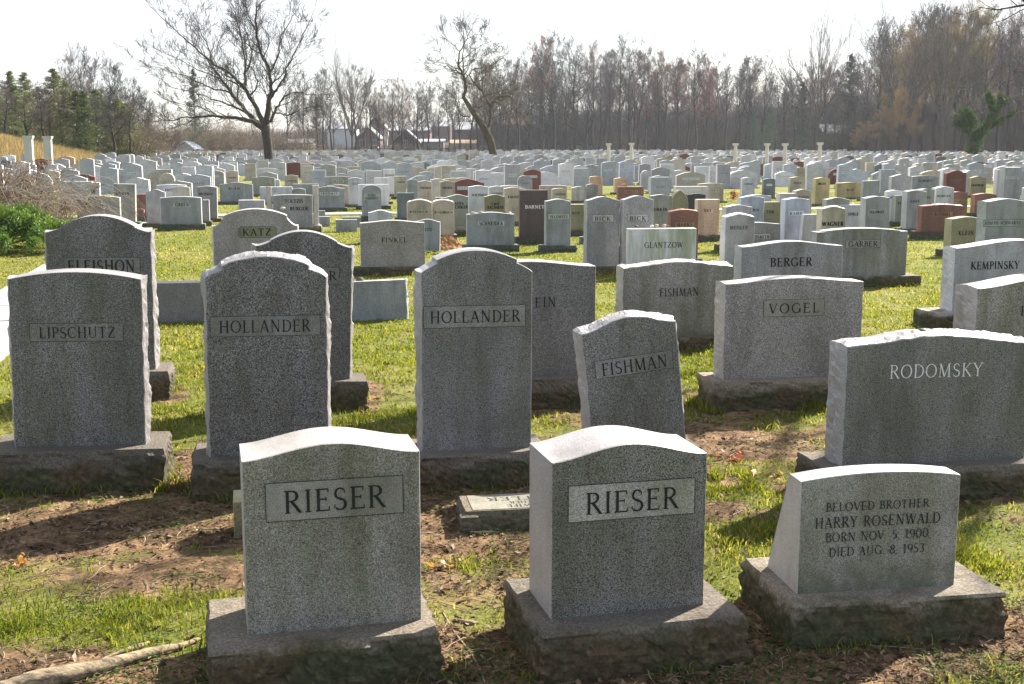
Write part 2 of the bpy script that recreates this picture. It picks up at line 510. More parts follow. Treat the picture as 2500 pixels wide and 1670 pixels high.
def letters(text, x0, x1, z0, z1, y=-.006, plane='xz', bold=1.0, flip=1, block=False):
    """flat cut strokes filling the box; every stroke gets its own hair of depth"""
    gap = .07 if len(text) > 5 else .16
    W = sum(GL[c][0] for c in text) + gap * (len(text) - 1)
    sx, sz = (x1 - x0) / W, (z1 - z0)
    V, F = [], []
    cx, k = 0.0, 0
    for c in text:
        w, strokes = GL[c]
        for st in strokes:
            if block and len(st) == 2 and st[0][2] == SF: continue
            k += 1
            yy = y - (k % 7) * .00012
            n = len(st)
            P = [(x0 + (cx + p[0]) * sx, z0 + p[1] * sz) for p in st]
            for i in range(n):
                a, b_ = P[max(0, i - 1)], P[min(n - 1, i + 1)]
                if n > 2 and abs(P[0][0] - P[-1][0]) + abs(P[0][1] - P[-1][1]) < 1e-6 and i in (0, n - 1):
                    a, b_ = P[-2], P[1]
                dx, dz = b_[0] - a[0], b_[1] - a[1]
                L = math.hypot(dx, dz) or 1
                h = st[i][2] * .5 * bold * (.5 * sz + .5 * min(sx, sz * 1.2))
                V.append((P[i][0] - dz / L * h, yy, P[i][1] + dx / L * h))
                V.append((P[i][0] + dz / L * h, yy, P[i][1] - dx / L * h))
            b0 = len(V) - 2 * n
            for i in range(n - 1):
                F.append((b0 + 2 * i, b0 + 2 * i + 1, b0 + 2 * i + 3, b0 + 2 * i + 2))
        cx += w + gap
    return V, F

# ---------------------------------------------------------------- headstones
def prof(kind, u):
    a = abs(2 * u - 1)
    if kind == 'serp': return (.5 - .5 * math.cos(2 * math.pi * u)) ** .85
    if kind == 'arc': return 1 - a * a
    if kind == 'flat': return 0
    if kind == 'round': return math.sqrt(max(0, 1 - a * a))
    if kind == 'oval': return max(0, 1 - a ** 2.6) ** .6
    if kind == 'peak': return 1 - a ** 1.25
    if kind == 'gothic': return math.sqrt(max(0, 4 - (1 + a) ** 2)) / math.sqrt(3)
    if kind == 'slope': return u
    m = min(u, 1 - u)
    if kind == 'shoulder':
        if m < .14: return .42 * (m / .14) ** .8
        return .58 + .42 * (1 - ((u - .5) / .36) ** 2)
    if kind == 'soft':
        if m < .15: return .3 * (m / .15) ** 1.5
        return .36 + .64 * (1 - ((u - .5) / .35) ** 2)
    if kind == 'step': 
        if m < .085: return .1
        return .32 + .68 * (1 - ((u - .5) / .415) ** 2)
    if kind == 'clip':
        if m < .12: return .45 * (m / .12) ** 1.8
        return .6 + .4 * (1 - ((u - .5) / .38) ** 2)
    if kind == 'notch':
        return 0 if u > .82 else 1
    return 0

def rocky(p, s=1.0):
    v = Vector(p) * s
    w = v + Vector((mnoise.noise(v * 9), mnoise.noise(v * 9 + Vector((5, 0, 0))), 0)) * .03
    p1 = mnoise.voronoi(w * 8)[1][0]; p2 = mnoise.voronoi(w * 21)[1][0]
    # broken facets: each cell is a tilted flake
    f1 = (w * 8 - p1).dot(Vector((.6, .5, .9))) * .5 + mnoise.noise(p1 * 3.3); f2 = (w * 21 - p2).dot(Vector((-.5, .6, .8))) * .5 + mnoise.noise(p2 * 2.1)
    return .35 * mnoise.noise(v * 5) + .5 * f1 + .28 * f2 + .12 * mnoise.noise(v * 45)

def tablet_mesh(W, H, rise, th, top, rough, seed, fine, taper=0.0, flare=0.0, mats=None):
    """front face at y=0, back at y=th, foot at z=0"""
    nt_, ns = (56, 34) if fine else (22, 5)
    if top == 'flat' and not fine: nt_ = 6
    out = []
    for i in range(ns): out.append((-W / 2 - flare * (1 - i / ns), H * i / ns, 'L'))
    us = [i / nt_ for i in range(nt_ + 1)]
    for e in {'shoulder': .14, 'soft': .15, 'step': .085, 'clip': .12}.get(top, 0),:
        if e: us = sorted(us + [e - .001, e + .001, 1 - e - .001, 1 - e + .001])
    if top == 'notch': us = sorted(us + [.819, .821])
    for u in us: out.append((-W / 2 + u * W, H + rise * prof(top, u), 'T' if 0 < u < 1 else ('L' if u == 0 else 'R')))
    for i in range(ns - 1, -1, -1): out.append((W / 2 + flare * (1 - i / ns), H * i / ns, 'R'))
    n = len(out)
    nor = []
    for i in range(n):
        a, b = out[max(0, i - 1)], out[min(n - 1, i + 1)]
        dx, dz = b[0] - a[0], b[1] - a[1]
        L = math.hypot(dx, dz) or 1
        nor.append((-dz / L, dx / L))
    amp = .024 if fine else .018
    ts = [0, .012, .1, .24, .4, .56, .72, .86, .988, 1] if (fine and rough) else ([0, .02, .35, .7, .98, 1] if rough else [0, .015, .5, .985, 1])
    bev = .0025 if fine else .004
    V, F = [], []
    for ti, t in enumerate(ts):
        ends = t in (0, 1)
        for i, (x, z, f) in enumerate(out):
            nx, nz = nor[i]
            y = t * th
            if taper: y = t * (th - taper * min(1, z / max(H, .01)))
            o = -bev if ends else 0.0
            if f in rough:
                s = math.sin(math.pi * t) ** .6 if 0 < t < 1 else 0
                q = rocky((x + seed * 3.7, y * 1.5, z + seed))
                o += amp * s * (.75 + 1.1 * q) + (.006 if ends or t in (.012, .988) else 0) * mnoise.noise(Vector((x * 16 + seed, 3.1, z * 16))) 
            if i in (0, n - 1): nz = 0
            V.append((x + nx * o, y, z + nz * o))
    m = len(ts)
    for k in range(m - 1):
        for i in range(n - 1):
            F.append((k * n + i, k * n + i + 1, (k + 1) * n + i + 1, (k + 1) * n + i))
        F.append((k * n + n - 1, k * n, (k + 1) * n, (k + 1) * n + n - 1))
    # front and back as strips from the foot centre line, so the outline may be concave
    for k, rev in ((0, False), (m - 1, True)):
        f = tuple(k * n + i for i in range(n))
        F.append(f[::-1] if not rev else f)
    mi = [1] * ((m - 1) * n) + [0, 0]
    return mesh_py('tablet', V, F, mats, False, mi)

def base_mesh(x0, x1, y0, y1, zt, seed, fine, mat, smooth_cut=False):
    """rock-faced plinth with a sawn top, foot buried in the ground"""
    st = .018 if fine else .09
    if fine == 2: st = .012
    ring = []
    nx, ny = max(3, int((x1 - x0) / st)), max(2, int((y1 - y0) / st))
    for i in range(nx): ring.append((x0 + (x1 - x0) * i / nx, y0, 0, -1))
    for i in range(ny): ring.append((x1, y0 + (y1 - y0) * i / ny, 1, 0))
    for i in range(nx): ring.append((x1 - (x1 - x0) * i / nx, y1, 0, 1))
    for i in range(ny): ring.append((x0, y1 - (y1 - y0) * i / ny, -1, 0))
    n = len(ring)
    zs = [zt, zt - .012] + [zt - .012 - (zt + .06) * (k + 1) / (16 if fine else 4) for k in range(16 if fine else 4)]
    V, F = [], []
    for k, z in enumerate(zs):
        for (x, y, ax, ay) in ring:
            if smooth_cut: d = .0 if k else -.002
            elif k == 0: d = .004 * mnoise.noise(Vector((x * 14 + seed, y * 14, 0)))
            elif k == 1: d = .005 + .006 * mnoise.noise(Vector((x * 14 + seed, y * 14, 0)))
            else:
                q = rocky((x * .8 + seed * 1.7, y * .8, z * 1.3), .8)
                d = .008 + .036 * q + .03 * (zt - z)
            ex = 1 if abs(x - x1) < 1e-6 else (-1 if abs(x - x0) < 1e-6 else 0)
            ey = 1 if abs(y - y1) < 1e-6 else (-1 if abs(y - y0) < 1e-6 else 0)
            V.append((x + ex * d, y + ey * d, z))
    for k in range(len(zs) - 1):
        for i in range(n):
            j = (i + 1) % n
            F.append((k * n + i, (k + 1) * n + i, (k + 1) * n + j, k * n + j))
    F.append(tuple(range(n)))
    return mesh_py('base', V, F, mat)

LET_D = lambda: plain('cut_letter_dark', (.018, .018, .018), .9, .3, 60)
LET_S = lambda: plain('cut_letter_soft', (.07, .07, .068), .9, .3, 60)
LET_W = lambda: plain('cut_letter_pale', (.62, .62, .6), .8, .1, 60)
STONE = {  # colour, speckle, grain scale
 'dark': ((0.126, 0.118, 0.120), 0.85, 140), 'warmd': ((0.207, 0.191, 0.182), 0.6, 165), 'harry': ((0.263, 0.246, 0.242), 0.45, 160), 'mid': ((0.157, 0.147, 0.150), 0.75, 155),
 'grey': ((0.231, 0.223, 0.233), 0.6, 150), 'warm': ((0.236, 0.214, 0.202), 0.6, 140), 'blue': ((0.236, 0.244, 0.255), 0.35, 150), 'lgrey': ((0.347, 0.332, 0.343), 0.35, 140),
 'pale': ((0.418, 0.412, 0.449), 0.15, 150), 'paleblue': ((0.329, 0.353, 0.431), 0.15, 120), 'white': ((0.587, 0.563, 0.598), 0.06, 60), 'beige': ((0.364, 0.315, 0.255), 0.2, 120),
 'olive': ((0.209, 0.189, 0.110), 0.25, 60), 'yellow': ((0.364, 0.286, 0.140), 0.2, 40), 'green': ((0.231, 0.235, 0.211), 0.2, 80), 'rust': ((0.150, 0.060, 0.042), 0.45, 90),
 'red': ((0.185, 0.075, 0.058), 0.2, 80), 'pink': ((0.520, 0.340, 0.250), 0.3, 90), 'orange': ((0.550, 0.330, 0.220), 0.2, 90), 'brown': ((0.070, 0.042, 0.040), 0.5, 110),
 'black': ((0.020, 0.022, 0.025), 0.2, 100), 'slate': ((0.121, 0.138, 0.155), 0.3, 100), 'cream': ((0.462, 0.420, 0.378), 0.1, 60)}
PLACED = []   # projected boxes of the stones placed one by one: (distance, xl, xr, ytop, ybot)
HSTONES = 'headstones standing in the cemetery rows'
def stone_mat(key, moss=0.0, streak=0.0):
    c, s, g = STONE[key]
    return granite('granite_%s_%d_%d' % (key, moss * 10, streak * 10), c, s, g, .3 if key not in ('white',) else .12, moss, .15, streak)

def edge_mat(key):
    # sawn or rock-pitched edges: paler stone, lightened further to paint in sunlight
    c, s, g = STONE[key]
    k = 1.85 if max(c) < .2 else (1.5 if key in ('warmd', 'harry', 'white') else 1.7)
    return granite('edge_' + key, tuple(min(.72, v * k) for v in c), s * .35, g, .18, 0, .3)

def headstone(label, xl, xr, yb, yt, rise=0, top='serp', mat='lgrey', zb=.12, th=.2, yaw=12, roll=0, rough='', text=(), panel=None, base=(.09, .09), bth=None,
              lett='D', moss=0.0, streak=0.0, taper=0.0, flare=0.0, fine=0, bmat=None, name='headstone', bold=1.0, cat='headstone', smooth_base=False, block=False):
    yw = math.radians(yaw)
    xc = (xl + xr) / 2
    C = on_z(xc, yb, zb)
    n = Vector((math.sin(yw), -math.cos(yw), 0))
    C0 = Vector((C.x, C.y, 0))
    rl = math.radians(roll)
    def loc(px, py):
        d = ray(px, py)
        o = Vector((0, 0, CAM_H))
        t = (C0 - o).dot(n) / d.dot(n)
        p = o + d * t - C0
        x, z = p.x * math.cos(yw) + p.y * math.sin(yw), p.z
        return x * math.cos(rl) - z * math.sin(rl), x * math.sin(rl) + z * math.cos(rl)
    a, b = loc(xl, yb)[0], loc(xr, yb)[0]
    W = b - a
    zt = loc(xc, yt)[1]
    H = zt - zb
    dist = C.y
    pxm = dist / FPX
    R = rise * pxm
    if roll == 0: off = (a + b) / 2
    else: off = 0
    r = thing(name, label, cat, (C0.x, C0.y, tz(C0.x, C0.y)), (0, rl, yw), HSTONES)
    seed = (xl * 7 + yb) % 97
    if mat in ('dark', 'mid') and not streak: streak = .2
    M = stone_mat(mat, moss, streak)
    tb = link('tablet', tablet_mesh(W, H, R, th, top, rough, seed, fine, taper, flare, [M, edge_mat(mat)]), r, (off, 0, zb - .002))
    if base is not None and zb > .03:
        bm = bmat or ('base_' + mat)
        c = STONE.get(mat, STONE['grey'])[0]
        if isinstance(bmat, tuple): c = bmat; bm = 'base_%d' % int(sum(bmat) * 1000)
        bt = bth if bth is not None else .07
        link('base', base_mesh(-W / 2 - base[0] + off, W / 2 + base[1] + off, -bt, th + bt, zb, seed, fine, base_mat(bm, (c[0] * 1.1, c[1] * 1.0, c[2] * .82), (.105, .072, .04) if fine else (.09, .082, .065)), smooth_base), r)
    par, yy = r, -.003
    if panel:
        x0, x1, y0, y1, sty = panel
        xm, ym = (x0 + x1) / 2, (y0 + y1) / 2
        X0, X1, Z0, Z1 = loc(x0, ym)[0], loc(x1, ym)[0], loc(xm, y1)[1], loc(xm, y0)[1]
        pb = MB()
        g = .0016
        if sty[0] == 'c':   # clipped corners
            e = (Z1 - Z0) * .2
            pts = [(X0 + e, Z0), (X1 - e, Z0), (X1, Z0 + e), (X1, Z1 - e), (X1 - e, Z1), (X0 + e, Z1), (X0, Z1 - e), (X0, Z0 + e)]
        else:
            pts = [(X0, Z0), (X1, Z0), (X1, Z1), (X0, Z1)]
        pb.add([(x, -.0022, z) for x, z in pts], [tuple(range(len(pts)))])
        if 'l' in sty:
            w = max(.0022, .5 * pxm * 1.3)
            for i in range(len(pts)):
                p, q = Vector(pts[i]), Vector(pts[(i + 1) % len(pts)])
                d = (q - p).normalized(); o = Vector((-d.y, d.x)) * w / 2
                k = -.0034 - .0002 * (i % 2)
                p2, q2 = p - d * w / 2, q + d * w / 2
                pb.add([(p2.x + o.x, k, p2.y + o.y), (p2.x - o.x, k, p2.y - o.y), (q2.x - o.x, k, q2.y - o.y), (q2.x + o.x, k, q2.y + o.y)], [(0, 1, 2, 3)], 1)
        c, s, gs = STONE[mat]
        f = {'1': 1.0, '2': 1.3, '3': 1.65, '4': 2.2}[sty[-1]]
        if 'g' in sty: pc = (.19, .19, .115)
        elif 't' in sty: pc = (.33, .22, .12)
        else: pc = tuple(min(.7, v * f + .01) for v in c)
        pm = granite('panel_%s_%s' % (mat, sty), pc, s * .55, gs * 1.2, .3, 0, .1, .25)
        par = link('name_panel', pb.mesh('name_panel', [pm, LET_D()]), r)
        yy = -.0045
    if text:
        for (s, x0, x1, y0, y1) in text:
            xm, ym = (x0 + x1) / 2, (y0 + y1) / 2
            v, f = letters(s, loc(x0, ym)[0], loc(x1, ym)[0], loc(xm, y1)[1], loc(xm, y0)[1], yy, bold=bold * (1.0 if dist < 12 else (1.35 if dist < 20 else 1.8)), block=block)
            link('inscription', mesh_py('inscription', v, f, {'D': LET_D, 'S': LET_S, 'W': LET_W}[lett]()), par)
    PLACED.append((dist, xl - 2, xr + 2, yt - rise, yb + zb / pxm, (C0.x, C0.y), W, mat))
    return r

def pebbles_on(px, py, d, r, mat, label, n=1, z=None):
    """small visiting stone resting where the picture shows it, at ground distance d"""
    D = ray(px, py)
    t = d / D.y
    p = Vector((0, 0, CAM_H)) + D * t
    V, F = [], []
    rs = random.Random(int(px * 3 + py))
    nu, nv = 10, 7
    s = (r * rs.uniform(1.0, 1.4), r * rs.uniform(.8, 1.1), r * rs.uniform(.5, .75))
    for j in range(nv + 1):
        for i in range(nu):
            a, b = 2 * math.pi * i / nu, math.pi * j / nv - math.pi / 2
            v = Vector((math.cos(a) * math.cos(b), math.sin(a) * math.cos(b), math.sin(b)))
            k = 1 + .25 * mnoise.noise(v * 1.5 + Vector((px, 0, 0)))
            V.append((v.x * s[0] * k, v.y * s[1] * k, v.z * s[2] * k))
    for j in range(nv):
        for i in range(nu):
            F.append((j * nu + i, j * nu + (i + 1) % nu, (j + 1) * nu + (i + 1) % nu, (j + 1) * nu + i))
    o = link('pebble', mesh_py('pebble', V, F, mat, True), None, p)
    return tag(o, label, 'pebble', 'visiting stones left on headstones')

# ---------------------------------------------------------------- the stones seen one by one, nearest first
HS = headstone
HS('low warm grey headstone with a big framed surname, left of its darker match', 604, 1030, 1532, 1112, 33, 'serp', 'warmd', .165, .25, 14, 0, '', [('RIESER', 691, 941, 1190, 1245)], (648, 984, 1170, 1263, 'l1'), (.12, .035), .11, fine=2, streak=.25)
HS('low dark grey headstone with a big surname on a paler framed plate at the bottom', 1345, 1717, 1494, 1117, 36, 'serp', 'mid', .165, .29, 14, 0, '', [('RIESER', 1428, 1656, 1195, 1248)], (1387, 1695, 1176, 1264, 'l4'), (.055, .1), .12, fine=2)
HS('wedge-backed grey headstone with four carved lines and algae along its foot', 1946, 2329, 1439, 1167, 16, 'arc', 'harry', .163, .30, 9, 0, '', [('BELOVED BROTHER', 2016, 2268, 1222, 1243), ('HARRY ROSENWALD', 1989, 2295, 1257, 1283), ('BORN NOV. 5, 1900', 2015, 2266, 1295, 1317), ('DIED AUG. 8, 1953', 2023, 2256, 1331, 1353)], None, (.05, .14), .1, fine=2, moss=.7, taper=.19, streak=.2, bold=.95)
HS('tall dark speckled headstone with a low arched top, nearest one at the left edge', 36, 354, 1089, 681, 18, 'arc', 'dark', .217, .2, 11, 1.2, 'LR', [('LIPSCHUTZ', 95, 282, 798, 825)], (73, 301, 789, 833, 'l2'), (.11, .1), .1, fine=1, streak=.3)
HS('tall dark notched-shoulder headstone, left of the two with the same framed surname', 514, 802, 1110, 678, 52, 'shoulder', 'dark', .19, .22, 11, .5, 'LRT', [('HOLLANDER', 534, 758, 781, 811)], (513, 782, 771, 820, 'l2'), (.08, .1), .09, fine=1)
HS('tall grey notched-shoulder headstone, right of the two with the same framed surname', 1032, 1297, 1097, 664, 54, 'shoulder', 'mid', .19, .2, 11, .3, 'L', [('HOLLANDER', 1049, 1270, 758, 787)], (1034, 1282, 746, 799, 'l2'), (.08, .08), .09, fine=1)
HS('grey headstone with a rough top tilting left, behind the front dark grey one', 1456, 1683, 1105, 795, 26, 'serp', 'mid', .13, .17, 12, -6.2, 'LTR', [('FISHMAN', 1467, 1630, 876, 907)], (1452, 1643, 868, 912, 'l2'), (.06, .06), .07, fine=1)
HS('very broad dark grey headstone with a craggy top and pale carved surname', 2058, 2502, 1128, 842, 22, 'serp', 'mid', .17, .2, 10, .3, 'LT', [('RODOMSKY', 2171, 2399, 888, 921)], None, (.1, .12), .1, fine=1, lett='W', bold=.8)
HS('tall dark arched headstone with a gleaming rocky edge, behind the nearest one at left', 127, 379, 905, 566, 40, 'soft', 'dark', .2, .22, 11, .6, 'LR', [('ELEISHON', 165, 330, 635, 664)], (157, 342, 629, 667, 'l2'), (.08, .09), .08, fine=1, bold=1.3)
HS('dark speckled headstone with a rounded top leaning right, half hidden by the notched dark one', 622, 852, 926, 602, 38, 'soft', 'dark', .2, .17, 11, 2.0, 'LR', [('R', 802, 822, 662, 684)], (690, 828, 652, 693, 'l2'), (.09, .11), .08, fine=1)
HS('broad grey headstone showing only its right half behind the grey notched-shoulder one', 1120, 1452, 919, 652, 14, 'serp', 'mid', .217, .2, 11, 0, '', [('TEIN', 1284, 1358, 726, 750)], None, (.07, .07), .06, fine=1)
HS('broad low headstone with a chipped top edge between the marble and leaning ones', 1519, 1786, 824, 652, 12, 'serp', 'warm', .11, .2, 11, 0, 'LT', [('FISHMAN', 1610, 1706, 703, 723)], None, (.03, .03), .04, fine=1, moss=.7, streak=.25)
HS('broad grey headstone with a waved top and widely spaced letters in a frame', 1765, 2098, 920, 690, 12, 'serp', 'warm', .2, .19, 10, 0, 'L', [('VOGEL', 1876, 2000, 740, 764)], (1864, 2012, 731, 772, 'l2'), (.09, .06), .08, fine=1)
HS('broad greenish headstone cut off by the right edge, directly behind the craggy-topped one', 2372, 2740, 945, 700, 24, 'serp', 'warm', .18, .26, 11, 0, 'L', [('F', 2489, 2512, 747, 771)], None, (.08, .08), .07, fine=1, streak=.35)
HS('broad pale grey headstone with a waved top and slanting capitals at the right', 2324, 2640, 756, 603, 17, 'serp', 'lgrey', .15, .22, 11, 0, 'L', [('KEMPINSKY', 2370, 2489, 638, 657)], None, (.22, .1), .08, fine=1)
HS('broad blue-grey headstone with a waved top behind the one with widely spaced letters', 1807, 2052, 742, 601, 12, 'serp', 'grey', .12, .2, 11, 0, 'L', [('BERGER', 1880, 1983, 629, 650)], None, (.06, .06), .06, fine=1)
HS('very broad grey headstone with small square shoulders and faint stains on a rocky plinth', 1990, 2211, 674, 566, 9, 'step', 'grey', .13, .2, 10, 0, '', [('GARBER', 2071, 2142, 589, 602)], (2065, 2149, 586, 605, 'l2'), (.1, .16), .08, fine=1, streak=.3)
HS('smooth grey headstone with a shallow arch standing alone on the lawn left of centre', 881, 1038, 651, 544, 6, 'serp', 'warm', .11, .18, 8, 0, '', [('FINKEL', 931, 994, 580, 592)], (926, 999, 578, 593, '2'), (.13, .1), .07, fine=1)
HS('broad grey headstone with clipped corners and an olive surname plate, behind the notched dark one', 527, 731, 745, 552, 42, 'clip', 'warm', .1, .2, 10, 0, 'LR', [('KATZ', 592, 662, 558, 575)], (582, 675, 553, 580, 'clg1'), (.06, .06), .06, fine=1)
HS('left one of the twin tall grey headstones set side by side, rough left edge', 1432, 1511, 650, 489, 9, 'serp', 'grey', .1, .2, 8, 0, 'L', [('BICK', 1452, 1491, 529, 540)], (1446, 1498, 524, 542, 'l3'), (.05, .02), .06, fine=1)
HS('right one of the twin tall grey headstones, partly behind the white marble slab', 1520, 1593, 650, 487, 9, 'serp', 'grey', .1, .2, 8, 0, 'L', [('BICK', 1537, 1577, 528, 539)], (1532, 1582, 523, 541, 'l3'), (.02, .05), .06, fine=1)
HS('white marble slab with green algae running down its flat top edge and pebbles on it', 1533, 1698, 668, 558, 0, 'flat', 'white', .05, .14, 8, 0, '', [('GLANTZOW', 1573, 1667, 591, 605)], None, (.05, .05), .05, fine=1, streak=.4, bold=.8)
HS('pale blue-grey headstone with a shallow arch and five pebbles on top', 1140, 1256, 598, 523, 5, 'serp', 'blue', .11, .17, 6, 0, '', [('SCHNEIDER', 1170, 1228, 541, 550)], (1167, 1231, 540, 551, '3'), (.07, .07), .06)
HS('tall polished dark red-brown granite slab with a flat top and pale carved surname', 1269, 1337, 579, 464, 0, 'flat', 'brown', .13, .2, 6, 0, '', [('BARNETT', 1282, 1337, 501, 509)], None, (.07, .07), .08, lett='W', smooth_base=True, bmat='base_brown')
HS('tall narrow blue-green headstone with a light plate, beside the dark red-brown slab', 1333, 1393, 599, 491, 5, 'serp', 'blue', .11, .2, 7, 0, 'L', [('PELOWITZ', 1342, 1386, 526, 533)], (1339, 1389, 523, 535, '4'), (.09, .08), .06, lett='S')
HS('olive-stained low headstone peeping out between the blue-green one and the twin grey ones', 1366, 1442, 561, 499, 3, 'flat', 'olive', .12, .18, 6, 0, '', [('KIN', 1397, 1416, 517, 523)], None, (.07, .05), .06)
HS('rust-coloured rough headstone with a tan name plate behind the white marble slab', 1635, 1703, 632, 517, 5, 'arc', 'rust', .09, .18, 7, 0, 'LT', [('MARKS', 1652, 1690, 544.5, 552)], (1649, 1694, 543, 556, 't1'), (.02, .05), .05)
HS('flat-topped salmon pink headstone on a rocky pink plinth, right of the rust-coloured one', 1702, 1755, 572, 487, 0, 'flat', 'pink', .13, .22, 7, 0, '', [('NEY', 1719, 1737, 511, 517)], (1714, 1741, 509, 519, '2'), (.03, .02), .05)
HS('light grey headstone with a rocky left flank, right of the salmon pink one', 1768, 1839, 655, 530, 7, 'serp', 'lgrey', .1, .2, 9, 0, 'LT', [('MEISLER', 1782, 1826, 551, 560)], None, (.06, .06), .05, fine=1, bold=.9)
HS('light grey headstone showing its waved top above the one with the rocky flank', 1770, 1834, 598, 505, 5, 'serp', 'lgrey', .1, .2, 9, 0, 'L')
HS('pale blue headstone with three letters of a surname visible, behind a small waved grey top', 1807, 1864, 560, 482, 4, 'serp', 'paleblue', .1, .2, 9, 0, 'L', [('DON', 1835, 1853, 509.5, 516)])
HS('wide pale headstone whose top shows just above the pale blue one with three letters', 1822, 1881, 550, 478, 3, 'serp', 'pale', .1, .18, 9)
HS('olive brown flat-topped headstone between the pale blue and speckled sky-blue ones', 1862, 1903, 558, 493, 0, 'flat', 'olive', .1, .18, 9, 0, '', [('CTOR', 1863.5, 1890, 514, 521)])
HS('low grey headstone with a bright framed plate, left of the speckled sky-blue one', 1795, 1904, 604, 547, 4, 'serp', 'grey', .1, .18, 9, 0, '', [('DSMITH', 1842, 1878, 574, 583)], (1800, 1881, 571, 585, 'l4'))
HS('speckled sky-blue headstone with a rocky cream left flank and framed surname', 1914, 1973, 590, 487, 4, 'serp', 'paleblue', .1, .2, 10, 0, 'L', [('KAHN', 1928, 1959, 518, 524)], (1925, 1962, 515, 526, '3'))
HS('beige headstone with a peaked top directly behind the speckled sky-blue one', 1940, 1980, 543, 466, 4, 'serp', 'beige', .1, .2, 10, 0, '', [('MAGEN', 1949, 1975, 478.5, 483.5)])
HS('light grey flat-topped headstone left of the beige peaked one', 1901, 1941, 545, 472, 0, 'flat', 'lgrey', .1, .2, 10, 0, 'L')
HS('narrow blue-grey headstone widening towards its foot, left of the bold-lettered weathered one', 1960, 1994, 596, 523, 0, 'flat', 'pale', .08, .1, 10, 0, '', flare=.04)
HS('weathered grey-brown headstone with rough sides and bold black letters', 2003, 2062, 604, 510, 6, 'serp', 'beige', .1, .2, 9, 0, 'LT', [('WAGNER', 2007, 2059, 541.5, 551.5)], None, bold=1.3, streak=.2)
HS('dark grey headstone with a bright waved top behind the weathered one with bold letters', 2015, 2072, 562, 487, 5, 'serp', 'green', .1, .2, 9, 0, 'L')
HS('pale flat-topped headstone with one pebble, right of the dark waved one', 2050, 2100, 562, 500, 0, 'flat', 'pale', .1, .18, 9, 0, '', [('OHLE', 2071, 2096, 519, 526)], bold=1.2)
HS('greenish blue headstone with a pitted cream left flank and framed surname tilted up', 2111, 2170, 596, 483, 4, 'serp', 'blue', .1, .2, 10, -1, 'L', [('PELOWITZ', 2123, 2159, 514.5, 521)], (2119, 2165, 511, 524, '2'))
HS('pale lavender headstone cut off by the tall blue-grey one, three letters showing', 2163, 2204, 540, 467, 3, 'serp', 'white', .1, .15, 9, 0, '', [('SHI', 2170, 2180, 480, 485)])
HS('narrow dark headstone with two bold letters showing left of the tall blue-grey one', 2184, 2226, 541, 477, 2, 'slope', 'green', .1, .2, 9, 0, '', [('YU', 2191, 2204, 493, 499)], bold=1.3)
HS('tall blue-grey headstone on a black plinth, left of the red speckled one', 2211, 2258, 558, 467, 3, 'serp', 'blue', .1, .22, 9, 0, 'L', [('SAXE', 2223, 2245, 488, 494)], None, (.09, .09), .07, bmat='base_black')
HS('dark grey headstone partly between the tall blue-grey one and the very pale one', 2240, 2278, 545, 463, 2, 'serp', 'green', .1, .2, 9, 0, '', [('YU', 2261, 2272, 480, 486)])
HS('very pale grey headstone with a rocky left edge above the red speckled one', 2281, 2325, 542, 459, 4, 'serp', 'pale', .1, .2, 9, 0, 'L', [('MORGAN', 2287, 2321, 476, 481)])
HS('brick red headstone with a tan plate squeezed behind the very pale grey one', 2318, 2360, 530, 470, 2, 'peak', 'red', .1, .2, 9, 0, '', [('STEELMAN', 2325, 2354, 489.5, 494)], (2323, 2356, 487.5, 496, 't1'))
HS('red speckled headstone with pebbles on top, pale plate and dark rocky plinth', 2248, 2351, 565, 503, 3.5, 'serp', 'rust', .14, .2, 8, 0, 'LT', [('ROTHMEL', 2281, 2321, 519, 527)], (2278, 2326, 518, 528.5, '4'), (.09, .09), .07)
HS('low brick red headstone with a bright curved top behind the broad blue-green one', 2378, 2431, 520, 475, 3, 'serp', 'red', .1, .2, 9)
HS('olive green stained headstone with a rocky grey flank, left of the broad blue-green one', 2320, 2400, 610, 534, 5, 'serp', 'olive', .1, .22, 10, 0, 'L', [('KLEIN', 2340, 2377, 563.5, 574)], bold=1.2)
HS('broad blue-green headstone with a veined rocky flank and two-word framed name', 2401, 2503, 628, 492, 7, 'serp', 'blue', .1, .25, 10, 0, 'L', [('JOSEPH SCHWARTZ', 2404, 2492, 540.5, 548)], (2400, 2496, 536.5, 552.5, 'l2'), fine=1)
HS('grey headstone with a wide curved top on its plinth, right of the brown-red one', 394, 493, 547, 483, 3, 'arc', 'blue', .12, .2, 10, 0, 'L', [('GREEN', 428, 461, 496, 503.5)], (423, 466, 496, 506, '3'), (.06, .06), .06)
HS('dark grey faintly arched headstone beside the dry brambles, before the tall greenish slab', 189, 294, 545, 482, 4, 'arc', 'green', .1, .2, 10, .8, '', [('WEINER', 216, 263, 500, 507)], (212, 268, 499, 508, '2'))
HS('tall greenish flat-topped slab with square plain letters, leaning slightly', 279, 331, 541, 449, 0, 'flat', 'green', .08, .22, 10, 1.6, '', [('DUBIN', 283, 315, 469, 475.5)], block=True)
HS('broad greenish headstone with a stepped flat top behind the dry brambles', 146, 245, 505, 446, 3, 'notch', 'lgrey', .08, .22, 10, .5, '', [('DUKIN', 201, 233, 464.5, 471)], block=True)
HS('low brown-red flat-topped headstone right of the tall greenish slab', 322, 366, 532, 474, 0, 'flat', 'red', .1, .22, 10, 0, '', [('IN', 335, 344, 491, 496)], None, (.03, .05), .06, lett='S', bmat='base_brown', block=True)
HS('pale grey headstone with a sloping curved top, right of the low brown-red one', 359, 406, 545, 469, 7, 'serp', 'lgrey', .1, .1, 10)
HS('small low headstone just right of the grey one with the wide curved top', 496, 512, 540, 488, 0, 'flat', 'grey', .1, .18, 10, 0, '', (), None, (.04, .04))
